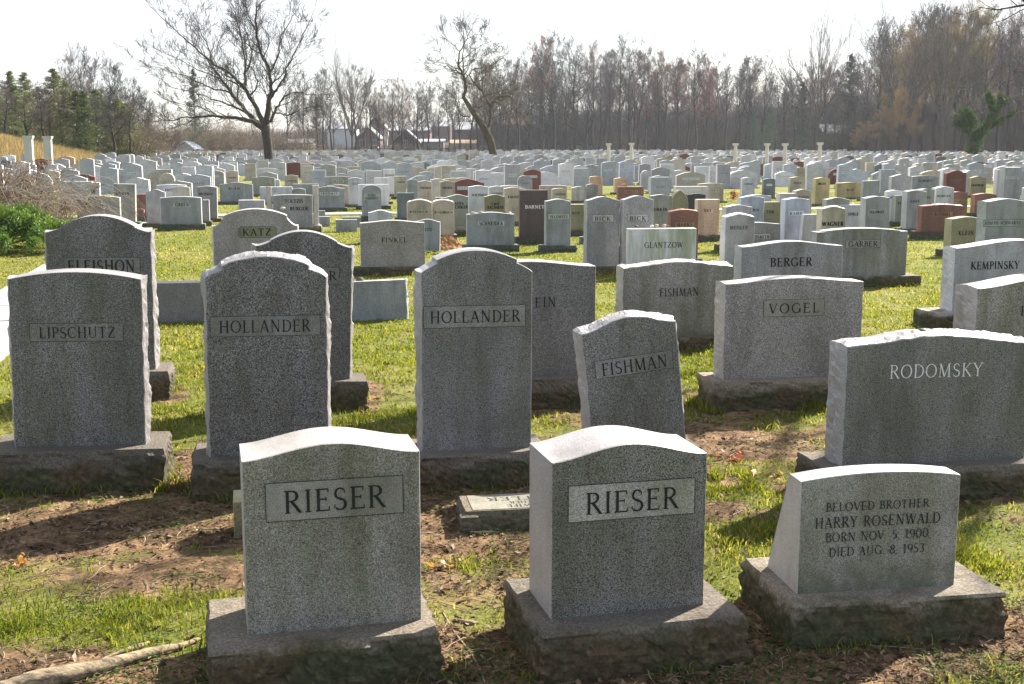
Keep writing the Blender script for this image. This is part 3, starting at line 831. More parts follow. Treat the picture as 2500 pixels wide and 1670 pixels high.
HS('tall grey headstone with a slight peak, right of the small low one, leaning', 483, 531, 533, 457, 3, 'serp', 'grey', .08, .22, 10, .8, '', [('RICHMAN', 486, 520, 470.5, 476.5)])
HS('wide pale headstone behind the grey one with the wide curved top', 385, 456, 520, 452, 2, 'serp', 'pale', .08, .2, 10, 0, '', [('KAUF', 403, 420, 460.5, 466.5)])
HS('small cream headstone with a rounded top in front of the wide pale one', 422, 466, 523, 457, 3, 'serp', 'cream', .08, .1, 10)
HS('broad blue-grey headstone with a light plate, above the clipped-corner one', 537, 618, 492, 450, 5, 'serp', 'blue', .08, .18, 9, 0, '', [('RUBIN', 558, 588, 458, 464)], (556, 590, 457, 465.5, '3'), (.08, .03))
HS('grey monument flanked by fluted columns with two framed surnames, left of centre', 668, 764, 551, 477, 2, 'arc', 'grey', .16, .22, 8, 0, '', [('TOLTZIS', 695, 740, 486.5, 495), ('BURGER', 708, 752, 505, 513.5)], (692, 744, 485, 498, '2'), (.17, .16), .1)
HS('blue-grey headstone with a white name plate, right of the column-flanked monument', 766, 842, 507, 460, 5, 'serp', 'blue', .1, .18, 8, 0, '', [('FRIEDMAN', 784, 825, 470, 475.5)], (781, 828, 469, 477, '4'), (.06, .06), .06)
HS('grey round-topped headstone on a black plinth with two faint lines', 884, 931, 527, 466, 14, 'oval', 'blue', .13, .18, 8, .6, '', [('RACHEL', 898, 918, 474, 479.5), ('RABINOWITZ', 892, 925, 481.5, 487)], (889, 927, 473, 488.5, '3'), (.05, .04), .05, lett='S', bmat='base_black')
HS('small pale headstone with a peaked top just behind the smooth grey one on the lawn', 901, 959, 580, 519, 6, 'serp', 'pale', .1, .18, 8, 0, '', [('MUNITZ', 911, 948, 538.5, 545)])
HS('black-green slab with a round knob at its right end, beside the beige twins', 970, 1012, 532, 471, 5.5, 'flat', 'slate', .09, .14, 8, 0, '', (), None, (.05, .05))
HS('left one of the beige twins with matching name plates', 995, 1055, 575, 495, 7, 'arc', 'beige', .12, .2, 7, 0, 'T', [('ROSENBAUM', 1000, 1044, 513.5, 520)], (999, 1046, 512.5, 521.5, '3'), (.04, .04), .05, bold=.9)
HS('right one of the beige twins with matching name plates, by the soil heap', 1057, 1109, 573, 494, 6, 'arc', 'beige', .12, .2, 7, 0, 'T', [('ROSENBAUM', 1061, 1105, 515, 521.5)], (1060, 1107, 514, 523, '3'), (.04, .05), .05, bold=.9)
HS('small slate headstone leaning left behind the smooth grey one, next to the soil heap', 1014, 1073, 612, 541, 6, 'serp', 'blue', .02, .12, 7, 1.5, 'R', [('LITZ', 1038, 1054, 557, 564)], None, None)
HS('olive grey headstone with two lettered lines, directly right of the beige twins', 1094, 1144, 552, 480, 5, 'serp', 'green', .2, .2, 7, 0, '', [('ANNA', 1110, 1132, 493, 500), ('CHMAN', 1111, 1142, 501.5, 509.5)], None, (.05, .04), .05, bold=1.1)
HS('wide grey flat-topped headstone glimpsed just above the right beige twin', 1064, 1110, 560, 482, 1, 'flat', 'grey', .1, .2, 7)
HS('olive beige headstone with two bold lettered lines, behind the five-pebble one', 1183, 1233, 556, 480, 5, 'serp', 'olive', .12, .2, 7, 0, '', [('EMIL', 1200, 1219, 494.5, 501), ('BACHMAN', 1190, 1230, 503, 510)], bold=1.2)
HS('tall pale white-grey headstone with spaced lettering, left of the olive beige one', 1145, 1192, 545, 456, 3, 'serp', 'pale', .1, .2, 7, 0, '', [('NACHMAN', 1152, 1189, 473, 479)])
HS('tall yellowish beige headstone left of the dark red-brown slab', 1231, 1275, 541, 460, 3, 'serp', 'beige', .1, .2, 7, 0, '', [('KARAFIN', 1240, 1268, 478, 484)], None, (.05, .05), .05, bmat='base_black')
HS('pale headstone with a waved top behind the two-line olive beige one', 1194, 1233, 515, 457, 3, 'serp', 'pale', .08, .18, 8, 0, '', [('GINSBERG', 1200, 1229, 470, 474.5)], lett='S')
HS('tan headstone, left one of two with the same surname behind the beige twins', 1021, 1055, 512, 444, 3, 'serp', 'beige', .08, .18, 8, 0, '', [('FRIEDMAN', 1026, 1052, 456, 461)])
HS('tan headstone, right one of two with the same surname behind the beige twins', 1075, 1111, 515, 444, 3, 'serp', 'beige', .08, .18, 8, 0, '', [('FRIEDMAN', 1080, 1104, 456, 461)])
HS('tall blue-grey headstone left of the two tan ones with the same surname', 995, 1021, 520, 440, 3, 'serp', 'blue', .08, .18, 8)
HS('stone with a soft waved top between the two tan headstones', 1052, 1086, 500, 439, 3, 'serp', 'cream', .08, .18, 8)
HS('tall beige grey slab with a flat top left of the tall blue-grey one', 963, 992, 480, 430, 0, 'flat', 'beige', .08, .2, 8, 0, '', [('CHERNOW', 968, 988, 442.5, 446.5)], lett='S')
HS('tall white slab with a flat top left of the beige grey one', 937, 965, 474, 413, 0, 'flat', 'white', .08, .18, 8, 0, '', [('FELDMAN', 940, 963, 425.5, 429.5)], lett='S')
HS('pale headstone with a waved top left of the wide white slab', 852, 885, 499, 436, 3, 'serp', 'pale', .08, .18, 8, 0, '', [('BASS', 861, 878, 446.5, 451)], lett='S')
HS('wide white flat-topped slab behind the round-topped grey headstone', 875, 949, 502, 450, 0, 'flat', 'white', .1, .16, 8, 0, '', (), None, (.05, .05), .05, bmat='base_black')
HS('white slab with a notched flat top just behind the wide white slab', 915, 951, 492, 434, 1, 'flat', 'white', .08, .16, 8)
HS('wide grey-green headstone with a light plate above the white name plate one', 795, 856, 492, 432, 2, 'serp', 'green', .08, .18, 8, 0, '', [('ALLEN', 813, 838, 440, 445)], (811, 840, 439, 446, '3'), lett='S')
HS('broad brownish headstone with a bright plain top right of the white name plate one', 800, 857, 498, 453, 2, 'serp', 'beige', .08, .18, 8, 0, '', (), None, (.02, .05), .05, bmat='base_black')
HS('blue-grey headstone with a partly hidden pale plate left of the white name plate one', 716, 778, 495, 449, 1, 'flat', 'blue', .08, .18, 8)
HS('wide pale grey headstone behind the column-flanked monument', 635, 714, 493, 456, 1, 'flat', 'pale', .08, .18, 8, 0, '', (), (658, 693, 470, 476, '2'))
HS('small dark-topped headstone just above the column-flanked monument', 714, 746, 500, 462, 2.5, 'serp', 'green', .08, .18, 8)
HS('small pale peaked headstone left of the tan square one', 645, 684, 470, 439, 2.5, 'serp', 'pale', .08, .18, 8)
HS('wide grey green headstone with a sloping bright top right of the light plate one', 616, 672, 474, 434, 3, 'serp', 'green', .08, .18, 8)
HS('tan square headstone with small lettering left of the big bare tree', 553, 582, 445, 418, 1.5, 'serp', 'beige', .06, .18, 8, 0, '', [('HERMAN', 558, 578, 432, 435.5)])
HS('tan headstone with small lettering right of the big bare tree', 695, 728, 455, 429, 2, 'serp', 'beige', .06, .18, 8, 0, '', [('CALBLUM', 700, 723, 439.5, 443)])
HS('small rock-faced grey block just behind the clipped-corner headstone', 584, 646, 520, 489, 2, 'flat', 'grey', .02, .2, 9, 0, 'LTR', (), None, None)
HS('low white flat slab left of the column-flanked monument', 652, 704, 522, 500, 0, 'flat', 'pale', .02, .15, 9, 0, '', (), None, None)
HS('brick red broad headstone with rounded corners and a tan plate, above the twin grey ones', 1508, 1571, 500, 456, 1, 'flat', 'red', .05, .18, 7, 0, '', [('KRAVITZ', 1526, 1555, 466, 470.5)], (1525, 1557, 464.5, 472, 't1'))
HS('bright orange headstone, left one of the two orange ones', 1440, 1471, 476, 432, 2, 'arc', 'orange', .06, .2, 7)
HS('bright orange headstone, right one of the two orange ones', 1500, 1532, 470, 436, 2, 'peak', 'orange', .06, .2, 7, 0, '', (), (1506, 1529, 446.5, 451, '2'))
HS('small beige headstone with a low arch right of the broad beige slab', 1348, 1383, 495, 462, 2.5, 'arc', 'beige', .06, .18, 7, 0, '', [('GOODMAN', 1354, 1380, 472, 476)])
HS('broad beige slab with a flat top above the blue-green headstone', 1318, 1384, 487, 453, 0, 'flat', 'beige', .06, .18, 7)
HS('pale cream headstone with a rough waved top, left of the first twin grey one', 1396, 1436, 490, 458, 3, 'serp', 'cream', .06, .18, 7)
HS('grey headstone with a dark face right of the pale cream one', 1432, 1460, 490, 451, 2, 'serp', 'grey', .06, .18, 7)
HS('greenish headstone with a surname cut off by the second twin grey one', 1588, 1640, 570, 478, 3, 'serp', 'green', .08, .18, 8, 0, '', [('OBKIN', 1596, 1629, 508, 515)], bold=1.2)
HS('tall olive headstone with a pointed gothic arch, left of the salmon pink one', 1638, 1679, 560, 497, 33, 'gothic', 'olive', .08, .22, 8)
HS('small glossy black headstone with a curved top under the long cream wall-like monument', 1678, 1722, 512, 475, 2, 'serp', 'black', .05, .18, 8, 0, '', (), None, (.03, .03))
HS('long cream wall-like monument with a flat top behind the glossy black headstone', 1648, 1728, 506, 455, 0, 'flat', 'cream', .05, .2, 8)
HS('brownish grey broad headstone right of the long cream monument', 1705, 1766, 491, 449, 2, 'serp', 'beige', .05, .2, 8, 0, '', [('RIZ', 1742, 1753, 463, 467)], (1738, 1756, 461.5, 468.5, '2'))
HS('blue-black headstone with white lettering, left of the yellow stained ones', 1864, 1892, 482, 438, 2, 'arc', 'slate', .05, .18, 8, 0, '', [('FISHER', 1871, 1885, 449, 454)], lett='W', bold=1.3)
HS('light grey headstone with dark lettering left of the blue-black one', 1811, 1842, 480, 435, 2.5, 'serp', 'pale', .05, .18, 8, 0, '', [('KAMINSKY', 1818, 1838, 447, 451)], lett='S')
HS('tan headstone with dark lettering, paler of the two stained ones sharing a surname', 1928, 1965, 476, 434, 2.5, 'serp', 'beige', .05, .18, 8, 0, '', [('MILLER', 1937, 1956, 444, 448.5)])
HS('yellow-brown stained headstone with bold lettering, darker of the two sharing a surname', 1989, 2024, 498, 436, 2.5, 'serp', 'yellow', .05, .22, 8, 0, '', [('MILLER', 1997, 2016, 446, 451)], bold=1.3)
HS('broad yellow stained headstone with a pale blotch beside its lettering', 2043, 2109, 482, 447, 2, 'serp', 'yellow', .05, .2, 8, 0, '', [('WEISS', 2067, 2085, 461, 466)])
HS('broad grey-blue headstone right of the broad yellow one', 2106, 2146, 486, 442, 2, 'slope', 'blue', .05, .18, 8)
HS('mossy green headstone with bold lettering and a domed top near the right', 2369, 2406, 478, 434, 4, 'serp', 'olive', .05, .2, 8, 0, '', [('SANDMAN', 2371, 2402, 449, 455)], bold=1.2)
HS('tall blue-green slab with a flat top and light plate near the right edge', 2449, 2490, 486, 408, 0, 'flat', 'blue', .05, .3, 8, 0, 'L', [('WEINTZ', 2458, 2484, 432, 436)], (2456, 2486, 431, 437, '3'), lett='S')
HS('wide blue-grey headstone with light lettering left of the mossy green one', 2226, 2289, 466, 431, 2, 'arc', 'blue', .05, .18, 8, 0, '', [('SCHWARTZ', 2243, 2276, 438.5, 444)], lett='D')
# low unlettered markers
SLABG = dict(mat='blue', zb=.0, th=.12, base=None, top='flat')
def slab(label, xl, xr, yb, yt, yaw=9, roll=0, mat='blue', th=.12, rise=0, top='flat', fine=0, moss=0.0, rough=''):
    r = HS(label, xl, xr, yb, yt, rise, top, mat, .0, th, yaw, roll, rough, (), None, None, fine=fine, name='grave_marker', moss=moss, cat='grave marker')
    r['group'] = 'low unlettered grave markers'
    return r
slab('long low grey slab on the lawn between the two dark headstones on the left', 350, 560, 786, 690, 9, 0, 'mid', .2, fine=1)
slab('small tilted square slab with a brown pebble on its top left corner', 857, 994, 782, 685, 9, -1.6, 'blue', .1, fine=1, rough='R')
slab('nearest slate slab of the small group right of the column-flanked monument', 820, 872, 566, 536, 8)
slab('low slate slab partly behind the nearest one of the small group', 836, 882, 555, 530, 8)
slab('low slate slab touching the plinth of the column-flanked monument', 776, 806, 553, 528.5, 8)
slab('tiny slate slab by the pale path behind the small group', 776, 794, 528, 514, 8)
slab('small rough block glimpsed behind the plinth of the front left headstone', 572, 660, 1312, 1222, 12, 0, 'olive', .2, fine=1, rough='')
slab('tiny dark marker between the blue-green headstone and the twin grey ones', 1416, 1428, 596, 578, 8, 0, 'slate')

# fluted columns of the flanked monument
def fluted(par, x, z0, z1, r):
    b = MB()
    n = 48
    V, F = [], []
    for z in (z0 + .03, z1 - .03):
        for i in range(n):
            a = 2 * math.pi * i / n
            rr = r * (1 - .12 * (math.cos(a * 12) > 0))
            V.append((x + rr * math.cos(a), .06 + rr * math.sin(a), z))
    for i in range(n): F.append((i, (i + 1) % n, n + (i + 1) % n, n + i))
    b.add(V, F)
    b.lathe([(r * 1.12, z0), (r * 1.15, z0 + .015), (r * 1.02, z0 + .032)], 20, x, .06)
    b.lathe([(r * 1.02, z1 - .032), (r * 1.15, z1 - .015), (r * 1.15, z1)], 20, x, .06)
    link('column', b.mesh('column', stone_mat('cream')), par)
for o in bpy.data.objects:
    if o.get('label', '').startswith('grey monument flanked'):
        D = PLACED[[i for i, p in enumerate(PLACED) if abs(p[1] - 666) < .1][0]]
        w = D[6]
        fluted(o, -w / 2 - .07, .16, .16 + .78, .055)
        fluted(o, w / 2 + .07, .16, .16 + .8, .06)
    if o.get('label', '').startswith('black-green slab'):
        b = MB(); D = PLACED[[i for i, p in enumerate(PLACED) if abs(p[1] - 968) < .1][0]]
        W = D[6]; zt = max(v.co.z for v in o.children[0].data.vertices)
        V, F = [], []
        for i in range(17):
            a = math.pi * i / 16
            for y in (0, .14): V.append((W / 2 - .13 + .07 * math.cos(a) + .06, y, zt + .09 * math.sin(a) + .085))
        for i in range(16): F.append((2 * i, 2 * i + 2, 2 * i + 3, 2 * i + 1))
        F.append(tuple(range(0, 34, 2))[::-1]); F.append(tuple(range(1, 34, 2)))
        link('knob', mesh_py('knob', V, F, stone_mat('slate')), o)

# the low flat marker behind the front right headstone: sloping lettered top
A = on_z(1137, 1298, 0)
fm = thing('grave_marker', 'low lettered slab lying flat, half in sun, behind the front dark grey headstone', 'grave marker', (A.x, A.y, 0), (0, 0, math.radians(9)), 'low unlettered grave markers')
fm['group'] = 'flat lettered grave markers'
link('slab', base_mesh(0, .62, 0, .26, .095, 4, 2, base_mat('base_foot', (.3, .29, .26), (.13, .08, .04), .75)), fm)
b = MB(); b.add([(.035, .012, .0975), (.6, .012, .0975), (.6, .25, .0975), (.035, .25, .0975)], [(0, 1, 2, 3)])
pl = link('name_panel', b.mesh('name_panel', granite('panel_flat', (.24, .225, .18), .3, 160)), fm)
V, F = [], []
for s, x0, x1, ya, yb_ in (('BELOVED WIFE', .2, .56, .03, .07), ('AND MOTHER', .22, .5, .085, .12), ('REITLER', .12, .5, .14, .195)):
    v, f = letters(s, -x1, -x0, -yb_, -ya, 0)
    V2 = [(-p[0], -p[2], .0985 - p[1] * 1) for p in v]
    F += [tuple(i + len(V) for i in q) for q in f]; V += V2
link('inscription', mesh_py('inscription', V, F, LET_D()), pl)

# visiting pebbles
PB = {'tan': plain('pebble_tan', (.35, .29, .2), .8, .2, 40), 'dark': plain('pebble_dark', (.05, .05, .052), .5, .3, 30), 'brown': plain('pebble_brown', (.12, .09, .06), .8, .3, 30), 'white': plain('pebble_white', (.6, .58, .55), .7, .1, 30), 'red': plain('pebble_red', (.2, .06, .04), .8, .1, 30)}
def peb_at(stone_px, px, py, r, c, label):
    D = PLACED[[i for i, p in enumerate(PLACED) if abs(p[1] + 2 - stone_px) < .1][0]]
    yw = math.radians(9)
    d = D[0] + .09 + (px - (D[1] + D[2]) / 2) / FPX * D[0] * math.tan(yw)
    pebbles_on(px, py, d, r, PB[c], label)
peb_at(2058, 2252, 810, .028, 'dark', 'angular blackish stone resting on the craggy top at right')
peb_at(2058, 2276, 812, .032, 'dark', 'flatter dark stone beside the angular one on the craggy top')
peb_at(857, 879, 683, .035, 'brown', 'round brown pebble on the small tilted slab')
for i, (x, y, c) in enumerate([(1154, 520, 'tan'), (1173, 518, 'tan'), (1233, 517, 'red'), (1245, 519, 'white'), (1163, 521, 'white')]):
    peb_at(1140, x, y, (.035, .03, .022, .022, .02)[i], c, ['largest tan pebble on the wide shallow-arched headstone', 'tan pebble left of the crown of the wide shallow-arched headstone', 'small red pebble on the wide shallow-arched headstone', 'small white pebble at the right end of the wide shallow-arched headstone', 'tiny whitish pebble between the two tan ones'][i])
for i, (x, y, c) in enumerate([(1553, 552.5, 'dark'), (1591, 551.5, 'white'), (1603, 550.5, 'tan'), (1621.5, 550.5, 'tan'), (1630, 552, 'dark')]):
    peb_at(1533, x, y, (.024, .022, .026, .026, .014)[i], c, ['dark pebble at the left of the marble slab top', 'white pebble near the middle of the marble slab top', 'taller tan pebble on the marble slab top', 'flat tan pebble on the marble slab top', 'tiny dark chip at the right of the marble slab top'][i])
peb_at(527, 690, 508, .025, 'tan', 'single tan pebble on the clipped-corner headstone')
peb_at(2248, 2291, 497.5, .022, 'white', 'white pebble on the crown of the red speckled headstone')
peb_at(2248, 2334, 502, .022, 'tan', 'tan pebble at the right of the red speckled headstone')
peb_at(2050, 2082, 497.5, .022, 'white', 'white pebble on the pale flat-topped headstone')

# ---------------------------------------------------------------- ground: one sheet to the horizon
YAW = math.radians(12)
SOIL = [  # (px, py, half-width m, half-depth m): worn bare patches, read off the picture on the ground plane
 (330, 1290, 1.15, .42, 1.0), (470, 1400, .5, .3, 1.0), (120, 1250, .9, .3, .8), (1140, 1200, .6, .5, 1.0), (1150, 1640, .35, .28, 1.1), (1120, 1420, .5, .35, .55), (1900, 1600, .9, .3, .8),
 (1700, 1090, .6, .5, .75), (1850, 1060, .7, .5, .7), (1780, 1250, .5, .3, .45), (640, 1250, .6, .4, 1.0), (2450, 1560, .5, .3, .7), (420, 1160, .22, .6, .7), (870, 965, .3, .6, .8),
 (1440, 1010, .5, .4, .7), (1640, 970, .4, .5, .7), (300, 1640, 1.0, .18, .9), (2450, 1250, .5, .35, .45), (1290, 1420, .3, .3, .5), (1750, 1650, .6, .25, .9), (950, 1300, 1.0, .5, .9)]
SOILW = [(on_z(px, py).x, on_z(px, py).y, a, b_, s) for px, py, a, b_, s in SOIL]
def soil(x, y):
    x, y = np.asarray(x, float), np.asarray(y, float)
    m = np.zeros_like(x)
    for cx, cy, a, b_, s in SOILW:
        r = ((x - cx) / a) ** 2 + ((y - cy) / b_) ** 2
        m = np.maximum(m, s * np.exp(-r * .75))
    for D in PLACED[:14]:
        cx, cy = D[5]
        u = (x - cx) * math.cos(YAW) + (y - cy) * math.sin(YAW)
        v = -(x - cx) * math.sin(YAW) + (y - cy) * math.cos(YAW)
        q = np.maximum(np.abs(u) - D[6] / 2 - .1, 0) ** 2 + np.maximum(np.abs(v - .08) - .2, 0) ** 2
        m = np.maximum(m, .85 * np.exp(-q / .02))
    m = m + .95 * (fbm(x * 2.4, y * 2.4, 5, 5) - .5) + .5 * (fbm(x * 11, y * 11, 9, 3) - .5)
    far = sstep(9, 14, y)
    m = m * (1 - far) + (fbm(x * .8, y * .8, 25, 4) - .62) * far
    return np.clip(sstep(.24, .66, m), 0, 1)
PC = np.array([-4.83, 10.6])          # a point on the middle of the concrete path
PD = np.array([-math.sin(YAW), math.cos(YAW)])
def path_uv(x, y):
    dx, dy = x - PC[0], y - PC[1]
    return dx * PD[1] - dy * PD[0], dx * PD[0] + dy * PD[1]
def on_paths(x, y):
    u, v = path_uv(x, y)
    a = (np.abs(u) < .5) & (v < 20.5)
    return a | (np.abs(v - 20.6) < .5)

def axis(lo, hi, d0, dense_lo, dense_hi, g):
    a = [dense_lo]
    while a[-1] < dense_hi: a.append(a[-1] + d0)
    s = d0
    while a[-1] < hi: s *= g; a.append(a[-1] + s)
    s = d0
    while a[0] > lo: s *= g; a.insert(0, a[0] - s)
    return np.array(a)
gx = axis(-900, 900, .04, -4.4, 4.4, 1.09)
gy = axis(-60, 1500, .035, 3.0, 8.5, 1.045)
X, Y = np.meshgrid(gx, gy)
S = soil(X, Y)
near = 1 - sstep(9, 16, Y)
Z = terrain(X, Y) + near * (.03 * (fbm(X * 1.6, Y * 1.6, 2, 4) - .5) + S * .022 * (fbm(X * 9, Y * 9, 8, 4) - .55) + .012 * (fbm(X * 22, Y * 22, 4, 3) - .5)) - .004
ny, nx = X.shape
idx = np.arange(ny * nx).reshape(ny, nx)
L = np.stack([idx[:-1, :-1], idx[:-1, 1:], idx[1:, 1:], idx[1:, :-1]], -1).reshape(-1, 4)
def ground_height(x, y):
    x, y = np.asarray(x, float), np.asarray(y, float)
    s = soil(x, y); nr = 1 - sstep(9, 16, y)
    return terrain(x, y) + nr * (.03 * (fbm(x * 1.6, y * 1.6, 2, 4) - .5) + s * .022 * (fbm(x * 9, y * 9, 8, 4) - .55) + .012 * (fbm(x * 22, y * 22, 4, 3) - .5)) - .004

m, nt, b = new_mat('ground_soil_and_turf', .95, .1)
at = nd(nt, 'ShaderNodeAttribute', attribute_name='soil')
n1 = tex(nt, 'noise', 38, 8, .72); n2 = tex(nt, 'noise', 1.1, 5, .6); n3 = tex(nt, 'noise', 7, 5, .6)
sc = mixc(nt, (.235, .15, .082), (.075, .045, .026), ramp(nt, n3, [(.35, 0.0), (.62, 1.0)]))
sc = mixc(nt, sc, ramp(nt, n1, [(.34, .42), (.5, 1.0), (.66, 1.3)]), 1.0, 'MULTIPLY')
gc = mixc(nt, (.10, .115, .022), (.165, .155, .05), ramp(nt, n2, [(.42, 0.0), (.62, 1.0)]))
gc = mixc(nt, gc, (.2, .165, .09), ramp(nt, n3, [(.58, 0.0), (.75, .6)]))
gc = mixc(nt, gc, ramp(nt, n1, [(.3, .5), (.5, 1.0), (.7, 1.4)]), 1.0, 'MULTIPLY')
at2 = nd(nt, 'ShaderNodeAttribute', attribute_name='bank')
gc = mixc(nt, gc, (.2, .15, .09), at2.outputs['Fac'])
nt.links.new(mixc(nt, gc, sc, at.outputs['Fac']), b.inputs['Base Color'])
bump(nt, b, n1, .8, .02)
MATS['ground'] = m
bank = sstep(.15, .6, terrain(X, Y)) * sstep(17, 22, -X)
me = mesh_np('ground', np.stack([X, Y, Z], -1), L, np.arange(len(L)) * 4, np.full(len(L), 4), m, True, None, {'soil': S.ravel(), 'bank': bank.ravel()})
tag(link('ground', me), None, None, kind='structure')

# concrete paths with joints
conc = plain('path_concrete', (.3, .29, .27), .9, .14, 14, .2, .2)
def flag_row(name, p0, d, n, L, w, gap=.012):
    mb = MB()
    nrm = (d[1], -d[0])
    for i in range(n):
        a, c = i * L + gap, (i + 1) * L - gap
        pts = []
        for (t, s) in ((a, -w), (c, -w), (c, w), (a, w)):
            x, y = p0[0] + d[0] * t + nrm[0] * s, p0[1] + d[1] * t + nrm[1] * s
            pts.append((x, y))
        z = .02 + .006 * math.sin(i * 2.3)
        mb.add([(x, y, -.05) for x, y in pts] + [(x, y, z) for x, y in pts], [(7, 6, 5, 4), (0, 1, 5, 4), (1, 2, 6, 5), (2, 3, 7, 6), (3, 0, 4, 7)])
    tag(link(name, mb.mesh(name, conc)), None, None, kind='structure')
flag_row('path', (PC[0] - PD[0] * 12, PC[1] - PD[1] * 12), PD, 26, 1.235, .48)
cr = (PD[1], -PD[0])
p0 = (PC[0] + PD[0] * 20.6 - cr[0] * 14, PC[1] + PD[1] * 20.6 - cr[1] * 14)
flag_row('path', (p0[0], p0[1]), cr, 34, 1.3, .45)

# ---------------------------------------------------------------- grass, clover, litter (uncountable: one object each)
def footprint_mask(x, y):
    k = np.ones(len(x), bool)
    for D in PLACED[:60]:
        cx, cy = D[5]
        u = (x - cx) * math.cos(YAW) + (y - cy) * math.sin(YAW)
        v = -(x - cx) * math.sin(YAW) + (y - cy) * math.cos(YAW)
        k &= ~((np.abs(u) < D[6] / 2 + .07) & (v > -.05) & (v < .26))
    return k
def scatter(n, y0, y1, power=2.0, half=.46):
    """points thinning with distance: density ~ y^-power on the ground"""
    u = RNG.random(n)
    e = 2.0 - power
    y = (y0 ** e + u * (y1 ** e - y0 ** e)) ** (1 / e) if abs(e) > 1e-6 else y0 * (y1 / y0) ** u
    x = (RNG.random(n) * 2 - 1) * (half * y + 1.6)
    return x, y
x, y = scatter(1150000, 2.6, 46, 2.6)
# untrimmed tufts hugging the plinths
tx_, ty_ = [], []
for D in PLACED[:22]:
    m_ = int(2600 * min(1, 6.5 / D[0]))
    sd = RNG.random(m_); e_ = .11 + .07 * RNG.random(m_) ** 2; W2 = D[6] / 2
    u = np.where(sd < .62, (RNG.random(m_) * 2 - 1) * (W2 + .12), np.sign(RNG.random(m_) - .5) * (W2 + e_))
    v = np.where(sd < .62, -e_, -.12 + .45 * RNG.random(m_))
    tx_.append(D[5][0] + u * math.cos(YAW) - v * math.sin(YAW)); ty_.append(D[5][1] + u * math.sin(YAW) + v * math.cos(YAW))
tx_, ty_ = np.concatenate(tx_), np.concatenate(ty_)
kk = fbm(tx_ * 4, ty_ * 4, 61, 3) > .47
x, y = np.concatenate([x, tx_[kk]]), np.concatenate([y, ty_[kk]]); nt2 = int(kk.sum())
s = soil(x, y); s[-nt2:] *= .3
edge_tuft = np.zeros(len(x)); edge_tuft[-nt2:] = 1
tuft = fbm(x * 5, y * 5, 31, 3)
keep = (RNG.random(len(x)) > s * 1.05 - .0) & footprint_mask(x, y) & ~on_paths(x, y)
keep &= (RNG.random(len(x)) < np.clip(.62 + 1.6 * (tuft - .42), .2, 1))
thin = fbm(x * 1.3, y * 1.3, 91, 4)
keep &= (y > 9) | (RNG.random(len(x)) < np.clip(.5 + 4.5 * (thin - .5) + .09 * (y - 5), .16, 1))
x, y, s, tuft, edge_tuft = x[keep], y[keep], s[keep], tuft[keep], edge_tuft[keep]
n = len(x)
h = (.014 + .026 * RNG.random(n) ** 1.8) * (.7 + .7 * sstep(.4, .75, tuft)) * (1 + .01 * y) * (1 - .35 * sstep(8, 16, y)) * (1 + .7 * edge_tuft)
w = .0007 + .00042 * y
a = RNG.random(n) * 2 * math.pi
ln = h * (.2 + .9 * RNG.random(n))
la = RNG.random(n) * 2 * math.pi
z = ground_height(x, y)
P = np.stack([x, y, z], -1)
side = np.stack([np.cos(a) * w, np.sin(a) * w, np.zeros(n)], -1)
lean = np.stack([np.cos(la) * ln, np.sin(la) * ln, np.zeros(n)], -1)
up = np.array([0, 0, 1.])[None] * h[:, None]
V = np.stack([P - side, P + side, P + side * .7 + lean * .35 + up * .65, P - side * .7 + lean * .35 + up * .65, P + lean + up], 1)
base = (np.arange(n) * 5)[:, None]
L = np.concatenate([base + np.array([[0, 1, 2, 3]]), base + np.array([[3, 2, 4]])], 1)
st = np.stack([np.arange(n) * 7, np.arange(n) * 7 + 4], 1).ravel(); tt = np.tile([4, 3], n)
pal = np.array([[.125, .155, .025], [.185, .20, .035], [.08, .105, .02], [.25, .225, .085], [.34, .28, .17]])
pt = fbm(x * .55, y * .55, 71, 4)
pr = RNG.random(n) + .5 * (pt - .5) * 2
ci = np.where(pr < .36, 0, np.where(pr < .62, 1, np.where(pr < .76, 2, np.where(pr < .95, 3, 4))))
c = pal[ci] * (.75 + .5 * RNG.random((n, 1)))
me = mesh_np('grass', V.reshape(-1, 3), L.ravel(), st, tt, leaf_mat('grass_blades', 'attr', .55), False, np.repeat(c, 5, 0))
tag(link('grass', me), 'short patchy lawn grass between the headstones', None, kind='stuff')

# clover and creeping weeds: small round leaves hugging the ground
x, y = scatter(90000, 3.3, 9, 2.5)
cl = fbm(x * 3.1, y * 3.1, 47, 3)
keep = (cl > .56) & footprint_mask(x, y)
x, y = x[keep], y[keep]; n = len(x)
r = .003 + .004 * RNG.random(n); a = RNG.random(n) * 6.28
tx, ty = (RNG.random(n) - .5) * .9, (RNG.random(n) - .5) * .9
P = np.stack([x, y, ground_height(x, y) + .004 + .022 * RNG.random(n)], -1)
U = np.stack([np.cos(a), np.sin(a), tx], -1) * r[:, None]; W_ = np.stack([-np.sin(a), np.cos(a), ty], -1) * r[:, None]
V = np.stack([P - U - W_ * .6, P + U * .2 - W_, P + U * 1.1 + W_ * .2, P - U * .2 + W_], 1)
L, st, tt = quads(n)
c = np.array([[.05, .10, .018]]) * (.6 + .9 * RNG.random((n, 1)))
tag(link('clover', mesh_np('clover', V.reshape(-1, 3), L, st, tt, leaf_mat('grass_blades', 'attr', .55), False, np.repeat(c, 4, 0))), 'creeping clover and weeds on the worn ground', None, kind='stuff')

